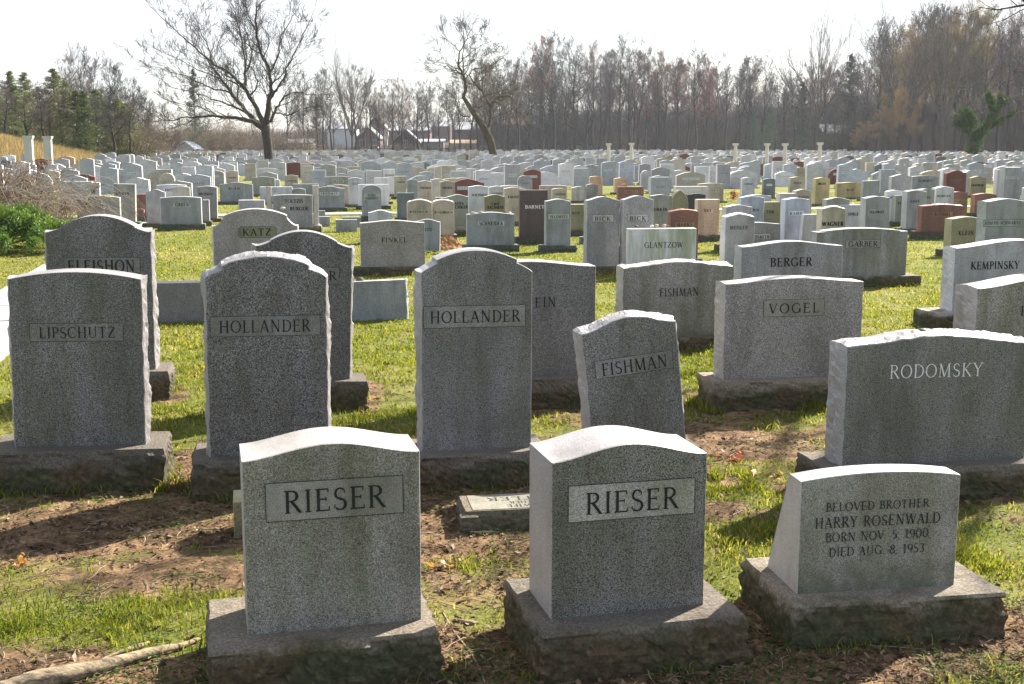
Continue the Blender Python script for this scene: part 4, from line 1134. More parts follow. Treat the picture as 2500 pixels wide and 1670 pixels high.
# litter: dead leaf flakes, bark chips and thin twigs
x, y = scatter(130000, 3.2, 12, 2.4)
s = soil(x, y)
sandy = sstep(.5, .62, fbm(x * 1.7, y * 1.7, 133, 3))
keep = (RNG.random(len(x)) < (.4 + .6 * s) * (1 - .75 * sandy)) & footprint_mask(x, y)
x, y = x[keep], y[keep]; n = len(x)
r = .0035 + .013 * RNG.random(n) ** 3; a = RNG.random(n) * 6.28
asp = .25 + .6 * RNG.random(n)
P = np.stack([x, y, ground_height(x, y) + .003 + .008 * RNG.random(n)], -1)
tl = (RNG.random((n, 2)) - .5) * 1.1
U = np.stack([np.cos(a), np.sin(a), tl[:, 0]], -1) * r[:, None] * 1.4; W_ = np.stack([-np.sin(a), np.cos(a), tl[:, 1]], -1) * (r * asp)[:, None]
V = np.stack([P - U - W_ * .5, P - W_, P + U, P + W_ * .9 + np.array([0, 0, .003])], 1)
L, st, tt = quads(n)
pal = np.array([[.17, .115, .07], [.10, .062, .036], [.05, .034, .024], [.21, .16, .11], [.13, .075, .04]])
c = pal[RNG.choice(5, n, p=[.25, .3, .25, .07, .13])] * (.7 + .6 * RNG.random((n, 1)))
tag(link('leaf_litter', mesh_np('leaf_litter', V.reshape(-1, 3), L, st, tt, leaf_mat('litter_flakes', 'attr', .08), False, np.repeat(c, 4, 0))), 'dead leaf flakes and bark chips on the bare soil', None, kind='stuff')
x, y = scatter(6500, 3.3, 11, 2.2)
keep = footprint_mask(x, y) & (soil(x, y) > .05)
x, y = x[keep], y[keep]
polys = []
for i in range(len(x)):
    n_ = 5; a = random.random() * 6.28; l = random.uniform(.02, .16) * (1 if random.random() < .9 else 2.2)
    cv = random.uniform(-1.2, 1.2)
    pts = []
    for k in range(n_):
        t = k / (n_ - 1) - .5
        aa = a + cv * t
        pts.append((x[i] + math.cos(aa) * l * t, y[i] + math.sin(aa) * l * t, 0))
    pts = np.array(pts); pts[:, 2] = ground_height(pts[:, 0], pts[:, 1]) + .004 + .01 * random.random() * np.array([0, .6, 1, .6, 0])
    rr = random.uniform(.0009, .0026)
    polys.append((pts, [rr * .6, rr, rr, rr * .8, rr * .4]))
V, L, st, tt = tubes(polys, 4)
c = np.repeat(np.array([[.14, .1, .07]]) * (.5 + 1.8 * RNG.random((len(polys), 1))), 20, 0)
tag(link('twig_litter', mesh_np('twig_litter', V, L, st, tt, tint_mat('twig_bark', 'attr'), True, c)), 'thin broken twigs scattered over the soil', None, kind='stuff')

# one pale fallen limb, a few larger sticks and leaves one can point at
def stick(pxs, rads, label, matc, cat='branch', name='fallen_branch', z0=0.0):
    pts = []
    for (px, py), r in zip(pxs, rads):
        p = on_z(px, py, r * .8 + z0); pts.append((p.x, p.y, float(ground_height(p.x, p.y)) + r * .7))
    P = np.array(pts)
    k = 8
    t = np.linspace(0, len(P) - 1, (len(P) - 1) * k + 1)
    Q = np.stack([np.interp(t, np.arange(len(P)), P[:, j]) for j in range(3)], -1)
    R = np.interp(t, np.arange(len(P)), rads)
    ker = np.array([.25, .5, .25])
    for _ in range(3):
        for j in range(3): Q[1:-1, j] = np.convolve(Q[:, j], ker, 'same')[1:-1]
    R = R * (1 + .34 * (fbm(t * 1.3, t * 0 + P[0, 0], 77, 3) - .5) * 2)
    R[0] *= .3; R[-1] *= .3
    V, L, st, tt = tubes([(Q, R)], 14)
    return tag(link(name, mesh_np(name, V, L, st, tt, matc, True)), label, cat)
m, nt, b = new_mat('pale_dead_wood', .85, .2)
c = mixc(nt, (.34, .265, .17), (.10, .08, .06), ramp(nt, tex(nt, 'noise', 14, 8, .7, vscale=(.5, 2.5, 2.5)), [(.45, 0.0), (.6, 1.0)]))
nt.links.new(c, b.inputs['Base Color']); bump(nt, b, tex(nt, 'noise', 30, 8, .75, vscale=(.4, 2, 2)), 1.0, .012)
wood = m
stick([(-30, 1690), (60, 1665), (150, 1648), (260, 1622), (360, 1590), (440, 1572), (490, 1556)], [.030, .030, .028, .024, .021, .015, .006], 'thick pale fallen limb lying across the bottom left corner', wood)
stick([(245, 1610), (300, 1588), (350, 1570), (368, 1560)], [.004, .008, .009, .004], 'short pale side piece lying along the thick fallen limb', wood)
stick([(1146, 1301), (1175, 1299), (1212, 1298)], [.006, .009, .008], 'short pale stick on the soil before the flat lettered slab', wood)
stick([(1080, 1490), (1110, 1540), (1150, 1590), (1175, 1640), (1190, 1680)], [.003, .004, .004, .004, .003], 'long thin dead stem on the soil between the two front plinths', wood, name='dead_stem')
stick([(1105, 1510), (1150, 1514), (1168, 1513)], [.006, .011, .004], 'pale flat bark strip between the two front plinths', wood, name='bark_strip')
stick([(1790, 1530), (1830, 1567), (1870, 1585), (1898, 1612)], [.002, .003, .003, .002], 'thin curved root beside the plinth of the wedge-backed headstone', wood, name='root')
def dead_leaves(px, py, col, label, n=9, s=.028, spread=.05):
    c0 = on_z(px, py); V, F = [], []
    rs = random.Random(px)
    for i in range(n):
        x, y = c0.x + rs.gauss(0, spread), c0.y + rs.gauss(0, spread * .6)
        z = float(ground_height(x, y)) + .008 + rs.random() * .03
        a = rs.random() * 6.28; q = Vector((math.cos(a), math.sin(a), rs.uniform(-.5, .7))) * s * rs.uniform(.6, 1.2); w = Vector((-math.sin(a), math.cos(a), rs.uniform(-.6, .6))) * s * .6
        b0 = len(V); p = Vector((x, y, z))
        lob = [(-1, 0), (-.6, .7), (-.3, .35), (.1, 1), (.35, .45), (1.1, .1), (.35, -.4), (.15, -1), (-.3, -.35), (-.6, -.6)]
        V += [p + q * u + w * v + Vector((0, 0, .006 * math.sin(u * 3 + i))) for u, v in lob]
        F.append(tuple(range(b0, b0 + 10)))
    return tag(link('fallen_leaves', mesh_py('fallen_leaves', V, F, leaf_mat('dead_leaf_%d' % px, 'fixed', .4, col))), label, 'dead leaves')
dead_leaves(1790, 1125, (.42, .10, .04), 'cluster of bright orange-red oak leaves in the grass behind the front dark grey headstone', 9, .03, .04)
dead_leaves(1860, 1165, (.45, .27, .11), 'scattered tan leaves just right of the orange-red cluster', 6, .03, .1)
dead_leaves(1085, 1385, (.38, .22, .10), 'curled tan leaves on the soil between the two front headstones', 6, .03, .06)
dead_leaves(20, 1375, (.4, .2, .05), 'small yellow-brown leaves in the grass at the left edge', 6, .03, .06)

# heap of orange soil
hp = on_z(1078, 613)
N = 64; xs = np.linspace(-1, 1, N); HX, HY = np.meshgrid(xs, xs)
R2 = HX ** 2 + HY ** 2
HZ = np.clip(1 - R2, 0, 1) ** 1.2 * .19 * (.25 + 1.5 * fbm(HX * 7 + 9, HY * 7, 55, 5)) - .02
ii = np.arange(N * N).reshape(N, N); L = np.stack([ii[:-1, :-1], ii[:-1, 1:], ii[1:, 1:], ii[1:, :-1]], -1).reshape(-1, 4)
me = mesh_np('soil_heap', np.stack([HX * .42, HY * .35, HZ], -1), L, np.arange(len(L)) * 4, np.full(len(L), 4), plain('orange_clay', (.30, .17, .08), .95, .4, 20, .1, .8))
tag(link('soil_heap', me, None, (hp.x + .05, hp.y + .5, 0)), 'small heap of fresh orange clay on the lawn beside the right beige twin', 'soil heap')

# ---------------------------------------------------------------- the long rows behind: individuals first, then the far mass
TOPS = ['serp', 'serp', 'arc', 'flat', 'serp', 'peak', 'arc', 'step', 'oval']
def proto_np(top, w, h, rise, th, bz, rimmed=True):
    """one low stone: profile front, thickness, plinth; returns verts, faces, material index"""
    us = [0, .12, .3, .5, .7, .88, 1] if top != 'flat' else [0, 1]
    out = [(-w / 2, bz - .002)] + [(-w / 2 + u * w, bz + h - rise + rise * prof(top, u)) for u in us] + [(w / 2, bz - .002)]
    n = len(out)
    V = [(x, 0, z) for x, z in out] + [(x, th, z) for x, z in out]
    F = [tuple(range(n)), tuple(range(n, 2 * n))[::-1]] + [(i, n + i, n + i + 1, i + 1) for i in range(n - 1)]
    b = len(V); e = .07
    for z in (-.05, bz):
        V += [(-w / 2 - e, -.05, z), (w / 2 + e, -.05, z), (w / 2 + e, th + .05, z), (-w / 2 - e, th + .05, z)]
    F += [(b + 4, b + 5, b + 6, b + 7), (b, b + 1, b + 5, b + 4), (b + 1, b + 2, b + 6, b + 5), (b + 2, b + 3, b + 7, b + 6), (b + 3, b, b + 4, b + 7)]
    return np.array(V, float), F
FARM = tint_mat('far_granite', 'object', .8, 14, .16)
FEDGE_LIT = tint_mat('far_granite_lit_edge', 'object', .5, 14, .08, 1.65)  # rim colour lightened to stand in for sun on tops and sides
FMASS = tint_mat('far_granite_mass', 'attr', .8, 14, .12)
FP, FL = plain('far_plate', (.42, .44, .45), .8, .1), plain('far_lettering', (.13, .14, .14), .9, .1)
rs = random.Random(3)
PROTO = []
for k in range(22):
    top = TOPS[k % len(TOPS)]
    w = rs.choice([.5, .55, .6, .62, .7, .85, 1.0, 1.15]); h = rs.uniform(.62, .95) if w < .75 else rs.uniform(.5, .72)
    rise = {'flat': 0, 'oval': .2, 'step': .12}.get(top, rs.uniform(.05, .1)) * min(1.3, max(.8, w / .7))
    th, bz = rs.uniform(.17, .24), rs.uniform(.05, .13)
    V, F = proto_np(top, w, h, rise, th, bz)
    PROTO.append((top, w, h + bz, V, F))
PAL = [('pale grey', (0.423, 0.408, 0.423), 24), ('blue-grey', (0.315, 0.318, 0.343), 26), ('mid grey', (0.297, 0.288, 0.303), 18), ('greenish grey', (0.297, 0.292, 0.276), 13), ('near-white', (0.522, 0.507, 0.534), 12), ('beige', (0.378, 0.335, 0.276), 10),
       ('pale blue', (0.378, 0.387, 0.436), 12), ('dark grey', (0.117, 0.129, 0.142), 3), ('rust red', (0.153, 0.065, 0.053), 3), ('tan orange', (0.450, 0.301, 0.231), 1.3), ('olive', (0.297, 0.267, 0.178), 2)]
PW = [p[2] for p in PAL]
pm_cache = {}
def proto_mesh(k, style):
    key = (k, style)
    if key not in pm_cache:
        top, w, h, V, F = PROTO[k]
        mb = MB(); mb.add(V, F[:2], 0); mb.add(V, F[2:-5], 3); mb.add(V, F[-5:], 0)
        zc = h * .64
        if style & 1:
            mb.add([(-w * .3, -.003, zc - .05), (w * .3, -.003, zc - .05), (w * .3, -.003, zc + .05), (-w * .3, -.003, zc + .05)], [(0, 1, 2, 3)], 1)
        if style & 2:   # worn surname too far away to read: a row of short strokes
            q = random.Random(k)
            nn = 7
            for i in range(nn):
                x = -w * .24 + w * .48 * i / (nn - 1)
                hw = q.uniform(.006, .014)
                mb.add([(x - hw, -.0045, zc - .03), (x + hw, -.0045, zc - .03), (x + hw * .6, -.0045, zc + .03), (x - hw * .6, -.0045, zc + .03)], [(0, 1, 2, 3)], 2)
        pm_cache[key] = mb.mesh('headstone', [FARM, FP, FL, FEDGE_LIT])
    return pm_cache[key]
spots = []
row = 0
d = 29.0
cosy, siny = math.cos(math.radians(8)), math.sin(math.radians(8))
while d < 262:
    gap = rs.uniform(2.2, 3.1) if d < 90 else rs.uniform(2.7, 3.4)
    if rs.random() < .1: gap += 1.6
    u = -.48 * d - 6
    end = .48 * d + 6
    while u < end:
        k = rs.randrange(22)
        w = PROTO[k][1]
        x, y = u * cosy, d + u * siny + rs.uniform(-.15, .15)
        u += w + rs.choice([.2, .35, .5, .9, 1.3]) + (2.4 if rs.random() < .06 else 0)
        if y < 27 or float(terrain(x, y)) > .35: continue
        lim = 232 - 62 * float(sstep(45, 80, x)) if x > 0 else (215 - .0 * x if x > -45 else 190)
        if y > lim: continue
        if abs(x) > .45 * y + 1: continue
        if rs.random() < .06: continue
        spots.append((y, x, k, rs.choices(range(len(PAL)), PW)[0], rs.uniform(-2.5, 2.5), rs.uniform(.88, 1.12)))
    d += gap
spots.sort()
# keep clear of the stones placed one by one, of what they must leave visible, of paths and of tree feet
TREEFEET = [(at_y(659, 103), 103), (at_y(1210, 116), 116), (at_y(2378, 96), 96)]
COLS_PX = [(68, 62), (116, 66), (1486, 76), (1541, 76), (1795, 73), (1872, 73), (1916, 70), (2002, 70)]
good = []
for s_ in spots:
    y, x, k, pc, ro, scl = s_
    ok = True
    w = PROTO[k][1]; h = PROTO[k][2] * scl
    if y < 70:
        a = project((x - w / 2, y, h)); c2 = project((x + w / 2, y, 0))
        for (dd, xl, xr, yt, yb, pos, W, mt) in PLACED:
            if abs(pos[0] - x) < (W + w) / 2 + .12 and abs(pos[1] - y) < .75: ok = False; break
            if dd > y and a[0] < xr and c2[0] > xl and a[1] < yb and c2[1] > yt:
                vis = min(xr, c2[0]) - max(xl, a[0])
                if vis > 3: ok = False; break
            if dd > 24 and dd < 60 and y < dd + 14 and y > dd and y - dd < 9 and a[0] < xr and c2[0] > xl and a[1] < yt - 15 : ok = False; break
        if ok and on_paths(np.array([x]), np.array([y + .1]))[0]: ok = False
    if y < 46 and ok and x < -.33 * y: ok = False
    for tx_, ty_ in TREEFEET:
        if abs(tx_ - x) < .9 and abs(ty_ - y) < 1.2: ok = False
    for px_, dd in COLS_PX:
        cx_ = at_y(px_, dd)
        if abs(cx_ - x) < .7 and abs(dd - y) < .8: ok = False
    if ok: good.append(s_)
NIND = 300 - len([p for p in PLACED]) + 8
LMARK = [(0, 'behind the dry brambles'), (130, 'right of the two white columns'), (330, 'left of the big bare tree'), (560, 'under the big bare tree'), (760, 'right of the big bare tree'), (960, 'left of the crooked tree'), (1130, 'under the crooked tree'),
         (1290, 'right of the crooked tree'), (1440, 'below the two slim columns'), (1610, 'between the column pairs'), (1760, 'below the four columns'), (1960, 'right of the four columns'), (2130, 'left of the ivy-clad tree'), (2320, 'below the ivy-clad tree'), (2440, 'right of the ivy-clad tree')]
TW = {'serp': 'waved top', 'arc': 'arched top', 'flat': 'flat top', 'peak': 'peaked top', 'step': 'stepped shoulders', 'oval': 'rounded top'}
infr = [s_ for s_ in good if 2 < project((s_[1], s_[0], .5))[0] < 2498]
ind = infr[:NIND]
rest = [s_ for s_ in good if s_ not in set(ind)]
lab = {}
for i, (y, x, k, pc, ro, scl) in enumerate(ind):
    px = project((x, y, .5))[0]
    if px < 0 or px > 2500: continue
    lm = [t for a_, t in LMARK if px >= a_][-1]
    dep = 'near' if y < 44 else ('middle' if y < 58 else 'far')
    wd = 'narrow' if PROTO[k][1] < .6 else ('broad' if PROTO[k][1] > .8 else 'medium')
    lab.setdefault((wd, PAL[pc][0], TW[PROTO[k][0]], dep, lm), []).append((px, i))
ORD = ['leftmost', 'second from left', 'third from left', 'fourth from left', 'fifth from left', 'sixth from left', 'seventh from left', 'eighth from left', 'ninth from left', 'tenth from left', 'eleventh from left', 'twelfth from left']
final = {}
for key, lst in lab.items():
    wd, cn, tw, dep, lm = key
    cn = {'mid grey': 'grey', 'greenish grey': 'greenish'}.get(cn, cn)
    for j, (px, i) in enumerate(sorted(lst)):
        t = '%s %s headstone with %s, %s rows %s' % (wd, cn, tw, dep, lm)
        if len(lst) > 1 and j < 12: t = '%s %s headstone, %s, %s rows %s, %s' % (wd, cn, tw, dep, lm, ORD[j])
        final[i] = t
for i, (y, x, k, pc, ro, scl) in enumerate(ind):
    style = rs.choice([0, 2, 2, 3, 3])
    o = link('headstone', proto_mesh(k, style), None, (x, y, tz(x, y)), (0, math.radians(rs.uniform(-.9, .9)), math.radians(8 + ro)))
    o.scale = (1, 1, scl)
    v = rs.uniform(.88, 1.12)
    o.color = tuple(c_ * v for c_ in PAL[pc][1]) + (1,)
    tag(o, final.get(i, 'headstone at the outer end of a middle row'), 'headstone', HSTONES)
AC = np.array([p[1] for p in PAL])
VV, LL, ST, TT, CC = [], [], [], [], []
vb = 0; lb = 0
for (y, x, k, pc, ro, scl) in rest:
    top, w, h, V, F = PROTO[k]
    a = math.radians(8 + ro); ca, sa = math.cos(a), math.sin(a)
    v = V * np.array([1, 1, scl])
    q = np.stack([v[:, 0] * ca - v[:, 1] * sa + x, v[:, 0] * sa + v[:, 1] * ca + y, v[:, 2] + tz(x, y)], -1)
    ne = len(q) - 8      # the rim gets its own vertices so that sunlit brightness can be painted into its colour
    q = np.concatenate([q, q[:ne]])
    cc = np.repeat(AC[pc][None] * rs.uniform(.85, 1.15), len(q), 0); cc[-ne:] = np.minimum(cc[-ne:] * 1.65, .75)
    VV.append(q); CC.append(cc)
    for fi, f in enumerate(F):
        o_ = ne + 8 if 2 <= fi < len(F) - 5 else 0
        LL.extend([i + vb + o_ for i in f]); ST.append(lb); TT.append(len(f)); lb += len(f)
    vb += len(q)
tag(link('headstones', mesh_np('headstones', np.concatenate(VV), LL, ST, TT, FMASS, False, np.concatenate(CC))), 'countless far headstones merging into a pale band below the trees', None, kind='stuff')
print('spots', len(spots), 'good', len(good), 'placed', len(PLACED), 'ind', len(ind), 'last ind y', ind[-1][0])

# ---------------------------------------------------------------- trees
BARK = tint_mat('bark', 'object', .9, 9, .35)
TWIG = tint_mat('twigs', 'object', .9, 2, .12)
class Tree:
    def __init__(self, seed, maxd=4, tw=.008):
        self.r = random.Random(seed); self.limbs = []; self.p0, self.p1, self.r0, self.r1 = [], [], [], []; self.tips = []; self.maxd = maxd; self.tw = tw
    def seg(self, pts, rad, thick):
        if rad[0] > thick: self.limbs.append((pts, rad))
        else:
            for i in range(len(pts) - 1):
                self.p0.append(pts[i]); self.p1.append(pts[i + 1]); self.r0.append(rad[i]); self.r1.append(rad[i + 1])
    def grow(self, p, d, L, rad, depth, trop=.12, wob=.16, thick=.035, ang=(.5, .95), nk=(3, 6), lf=(.4, .65), start=.25):
        r = self.r
        n = 5 if depth < 2 else (4 if depth < 3 else 3)
        pts, rs_ = [Vector(p)], [rad]
        dd = Vector(d).normalized()
        for i in range(n):
            dd = (dd + Vector((r.gauss(0, wob), r.gauss(0, wob), r.gauss(0, wob) + trop))).normalized()
            pts.append(pts[-1] + dd * (L / n))
            rs_.append(max(self.tw * .5, rad * (1 - .8 * (i + 1) / n)))
        self.seg(pts, rs_, thick)
        if depth >= self.maxd or rad < self.tw * .45:
            self.tips.append(pts[-1]); return
        m = r.randint(*nk)
        for k in range(m):
            t = start + (1 - start) * (k + r.random()) / m
            q = min(n - 1, int(t * n)); f = t * n - q
            pos = pts[q].lerp(pts[q + 1], f)
            ax = (pts[q + 1] - pts[q]).normalized()
            a = r.uniform(*ang); ph = r.random() * 6.283
            u = ax.orthogonal().normalized(); v = ax.cross(u)
            nd_ = ax * math.cos(a) + (u * math.cos(ph) + v * math.sin(ph)) * math.sin(a)
            rr = max(self.tw * .6, min(rs_[q] * .62, rad * (1 - .7 * t) * .6))
            self.grow(pos, nd_, L * r.uniform(*lf) * (1.15 - .45 * t), rr, depth + 1, trop, wob, thick, ang, nk, lf, .15)
    def trunk_mesh(self, k=8):
        V, L, s, t = tubes(self.limbs, k)
        return mesh_np('trunk', V, L, s, t, BARK, True)
    def crown_mesh(self, buds=0, size=.05, mat=None):
        V, L, s, t = seg_prisms(self.p0, self.p1, self.r0, self.r1)
        mi = np.zeros(len(s), int)
        mats = [TWIG]
        if buds:
            g = np.random.default_rng(len(V))
            src = np.array([list(x) for x in self.tips])
            P = src[g.integers(0, len(src), buds)] + g.normal(0, .22, (buds, 3))
            U = g.normal(0, 1, (buds, 3)); U /= np.linalg.norm(U, axis=1, keepdims=True)
            W_ = np.cross(U, g.normal(0, 1, (buds, 3))); W_ /= np.linalg.norm(W_, axis=1, keepdims=True)
            sz = (size * (.5 + g.random(buds)))[:, None]
            Q = np.stack([P - U * sz, P - W_ * sz * .5, P + U * sz, P + W_ * sz * .5], 1).reshape(-1, 3)
            nv, nl, nf = len(V), len(L), len(s)
            V = np.concatenate([V, Q]); L = np.concatenate([L, np.arange(4 * buds) + nv])
            s = np.concatenate([s, np.arange(buds) * 4 + nl]); t = np.concatenate([t, np.full(buds, 4)])
            mi = np.concatenate([mi, np.ones(buds, int)]); mats.append(mat or leaf_mat('leaves_object', 'object', .45))
        return mesh_np('crown', V, L, s, t, mats, False, mat_idx=mi)

def forest_tree(seed, h, spread=.2, low=.32, vase=0.0):
    """tall woodland tree, bare; trunk through the crown with rising limbs"""
    T = Tree(seed, 4, .028)
    r = T.r
    pts, rad = [Vector((0, 0, -.3))], [.34 * h / 20]
    n = 12; x = y = 0.0
    for i in range(1, n + 1):
        x += r.gauss(0, .16); y += r.gauss(0, .16)
        pts.append(Vector((x, y, h * .93 * i / n))); rad.append(max(.03, (.33 if i < 7 else .27) * h / 20 * (1 - i / n) ** .8 + .015))
    T.limbs.append((pts, rad))
    m = r.randint(15, 20)
    for k in range(m):
        t = low + (1 - low) * (k + r.random()) / m
        q = min(n - 1, int(t * n))
        pos = pts[q].lerp(pts[q + 1], t * n - q)
        a = r.random() * 6.283; el = r.uniform(.5, 1.0) + vase
        d = Vector((math.cos(a) * math.cos(el), math.sin(a) * math.cos(el), math.sin(el)))
        T.grow(pos, d, h * spread * r.uniform(.75, 1.35) * (1.25 - .6 * t), rad[q] * .5, 1, .1, .17, .05, (.4, .85), (4, 6), (.44, .68))
    return T

def open_tree(seed, h, wide=.42, nl=7):
    """vase-shaped open-grown tree, limbs dividing near the ground"""
    T = Tree(seed, 4, .02)
    r = T.r
    T.limbs.append(([Vector((0, 0, -.3)), Vector((0, 0, h * .12)), Vector((.05, 0, h * .24))], [.03 * h * .6, .022 * h * .6, .02 * h * .6]))
    for k in range(nl):
        a = 6.283 * k / nl + r.random() * .6; el = r.uniform(.7, 1.25)
        d = Vector((math.cos(a) * math.cos(el), math.sin(a) * math.cos(el), math.sin(el)))
        T.grow((.05 * r.random(), 0, h * r.uniform(.16, .24)), d, h * r.uniform(.6, .78), .014 * h * .8, 1, .1, .13, .05, (.35, .7), (5, 8), (.4, .62))
    return T

def shrub(seed, h):
    T = Tree(seed, 3, .014); r = T.r
    for k in range(16):
        a = r.random() * 6.283; el = r.uniform(.7, 1.45)
        T.grow((math.cos(a) * .4, math.sin(a) * .4, -.1), (math.cos(a) * math.cos(el), math.sin(a) * math.cos(el), math.sin(el)), h * r.uniform(.5, 1.0), .03, 1, .05, .2, .025, (.4, .9), (5, 8), (.4, .65))
    return T

def conifer_meshes(seed, h, rbase, n, loose=1.0, leafy=.055):
    g = np.random.default_rng(seed)
    V, L, s, t = tubes([([(0, 0, -.2), (0, 0, h * .5), (.05, 0, h * .97)], [h * .018, h * .012, .02])], 7)
    trunk = mesh_np('trunk', V, L, s, t, BARK, True)
    nb = int(h * 16)
    P = []
    per = n // nb
    for k in range(nb):
        zt = (k + g.random()) / nb
        z = h * (.08 + .92 * zt)
        rr = rbase * (1 - zt) ** .75 * (.55 + .7 * g.random() * loose) + .1
        a = g.random() * 6.283
        u = g.random(per) ** .7
        px = np.cos(a) * rr * u; py = np.sin(a) * rr * u
        pz = z - .12 * rr * u + .25 * rr * u * u
        P.append(np.stack([px, py, pz], -1) + g.normal(0, .05 + .09 * rr, (per, 3)) * np.array([1, 1, .55]))
    P = np.concatenate(P); m = len(P)
    U = g.normal(0, 1, (m, 3)) + np.array([0, 0, .8]); U /= np.linalg.norm(U, axis=1, keepdims=True)
    W_ = np.cross(U, g.normal(0, 1, (m, 3))); W_ /= np.linalg.norm(W_, axis=1, keepdims=True)
    sz = leafy * (.6 + .9 * g.random(m))[:, None]
    Q = np.stack([P - U * sz, P - W_ * sz * .35, P + U * sz, P + W_ * sz * .35], 1).reshape(-1, 3)
    L, s, t = quads(m)
    crown = mesh_np('crown', Q, L, s, t, leaf_mat('needles_object', 'object', .3), False)
    return trunk, crown

def plant_tree(name, tm, cm, loc, scale, rz, label, cat, group, bark, tint):
    o = thing(name, label, cat, loc, (0, 0, rz), group)
    o.scale = scale
    a = link('trunk', tm, o); b_ = link('crown', cm, o)
    a.color = (*bark, 1); b_.color = (*tint, 1)
    return o

# -- the big bare tree, limbs traced from its silhouette and given depth
def traced(px0, py0, sc, Y, polys, seed, tw, maxd, density, lens, trunk_n=1, ang=(.45, .95), trop=.1):
    """polys: [(x, y, width)] in a zoomed crop; limbs drift in depth so the crown is round"""
    T = Tree(seed, maxd, tw)
    r = T.r
    m = Y / FPX / math.cos(PITCH)
    def wpt(x, y):
        d_ = ray(px0 + x * sc, py0 + y * sc)
        t = Y / d_.y
        return d_.x * t, CAM_H + d_.z * t
    X0, Z0 = wpt(polys[0][0][0], polys[0][0][1])
    depth_at = []
    for pi, pl_ in enumerate(polys):
        sx, sz = wpt(pl_[0][0], pl_[0][1])
        y0, dr = 0.0, 0.0
        if pi >= trunk_n:
            best = min(depth_at, key=lambda q: (q[0] - sx) ** 2 + (q[1] - sz) ** 2)
            y0 = best[2]
            dr = r.uniform(.25, .8) * r.choice([-1, 1])
        pts, rad, acc = [], [], 0.0
        prev = None
        for (x, y, w) in pl_:
            wx, wz = wpt(x, y)
            if prev: acc += math.hypot(wx - prev[0], wz - prev[1])
            prev = (wx, wz)
            pts.append(Vector((wx - X0, y0 + dr * acc, wz - Z0)))
            rad.append(max(tw, w * sc * m * .5))
            depth_at.append((wx, wz, pts[-1].y))
        # smooth resample
        n = (len(pts) - 1) * 4 + 1
        A = np.array([list(p) for p in pts]); tt_ = np.linspace(0, len(pts) - 1, n)
        Q = np.stack([np.interp(tt_, np.arange(len(pts)), A[:, j]) for j in range(3)], -1)
        R_ = np.interp(tt_, np.arange(len(pts)), rad)
        for _ in range(2):
            Q[1:-1] = .25 * Q[:-2] + .5 * Q[1:-1] + .25 * Q[2:]
        if pi >= trunk_n: Q[1:-1] += np.array([[r.gauss(0, .045) for _ in range(3)] for _ in range(n - 2)])
        T.limbs.append(([Vector(q) for q in Q], list(R_)))
        if pi < trunk_n: continue
        Ltot = acc
        k = max(2, int(Ltot * density))
        for i in range(k):
            t = .12 + .88 * (i + r.random()) / k
            q = min(n - 2, int(t * (n - 1)))
            ax = Vector(Q[q + 1] - Q[q]).normalized()
            a = r.uniform(*ang); ph = r.random() * 6.283
            u = ax.orthogonal().normalized(); v = ax.cross(u)
            d_ = ax * math.cos(a) + (u * math.cos(ph) + v * math.sin(ph)) * math.sin(a)
            T.grow(Vector(Q[q]), d_, r.uniform(*lens) * (1.1 - .5 * t), max(tw, min(R_[q] * .5, .05)), 1, trop, .13, .04, (.35, .8), (3, 4), (.52, .78))
        T.grow(Vector(Q[-1]), Vector(Q[-1] - Q[-3]), lens[0], max(tw, R_[-1]), 2, trop, .13, .04, (.3, .7), (3, 4), (.55, .8))
    return T, (X0, Y)
S1 = .3833
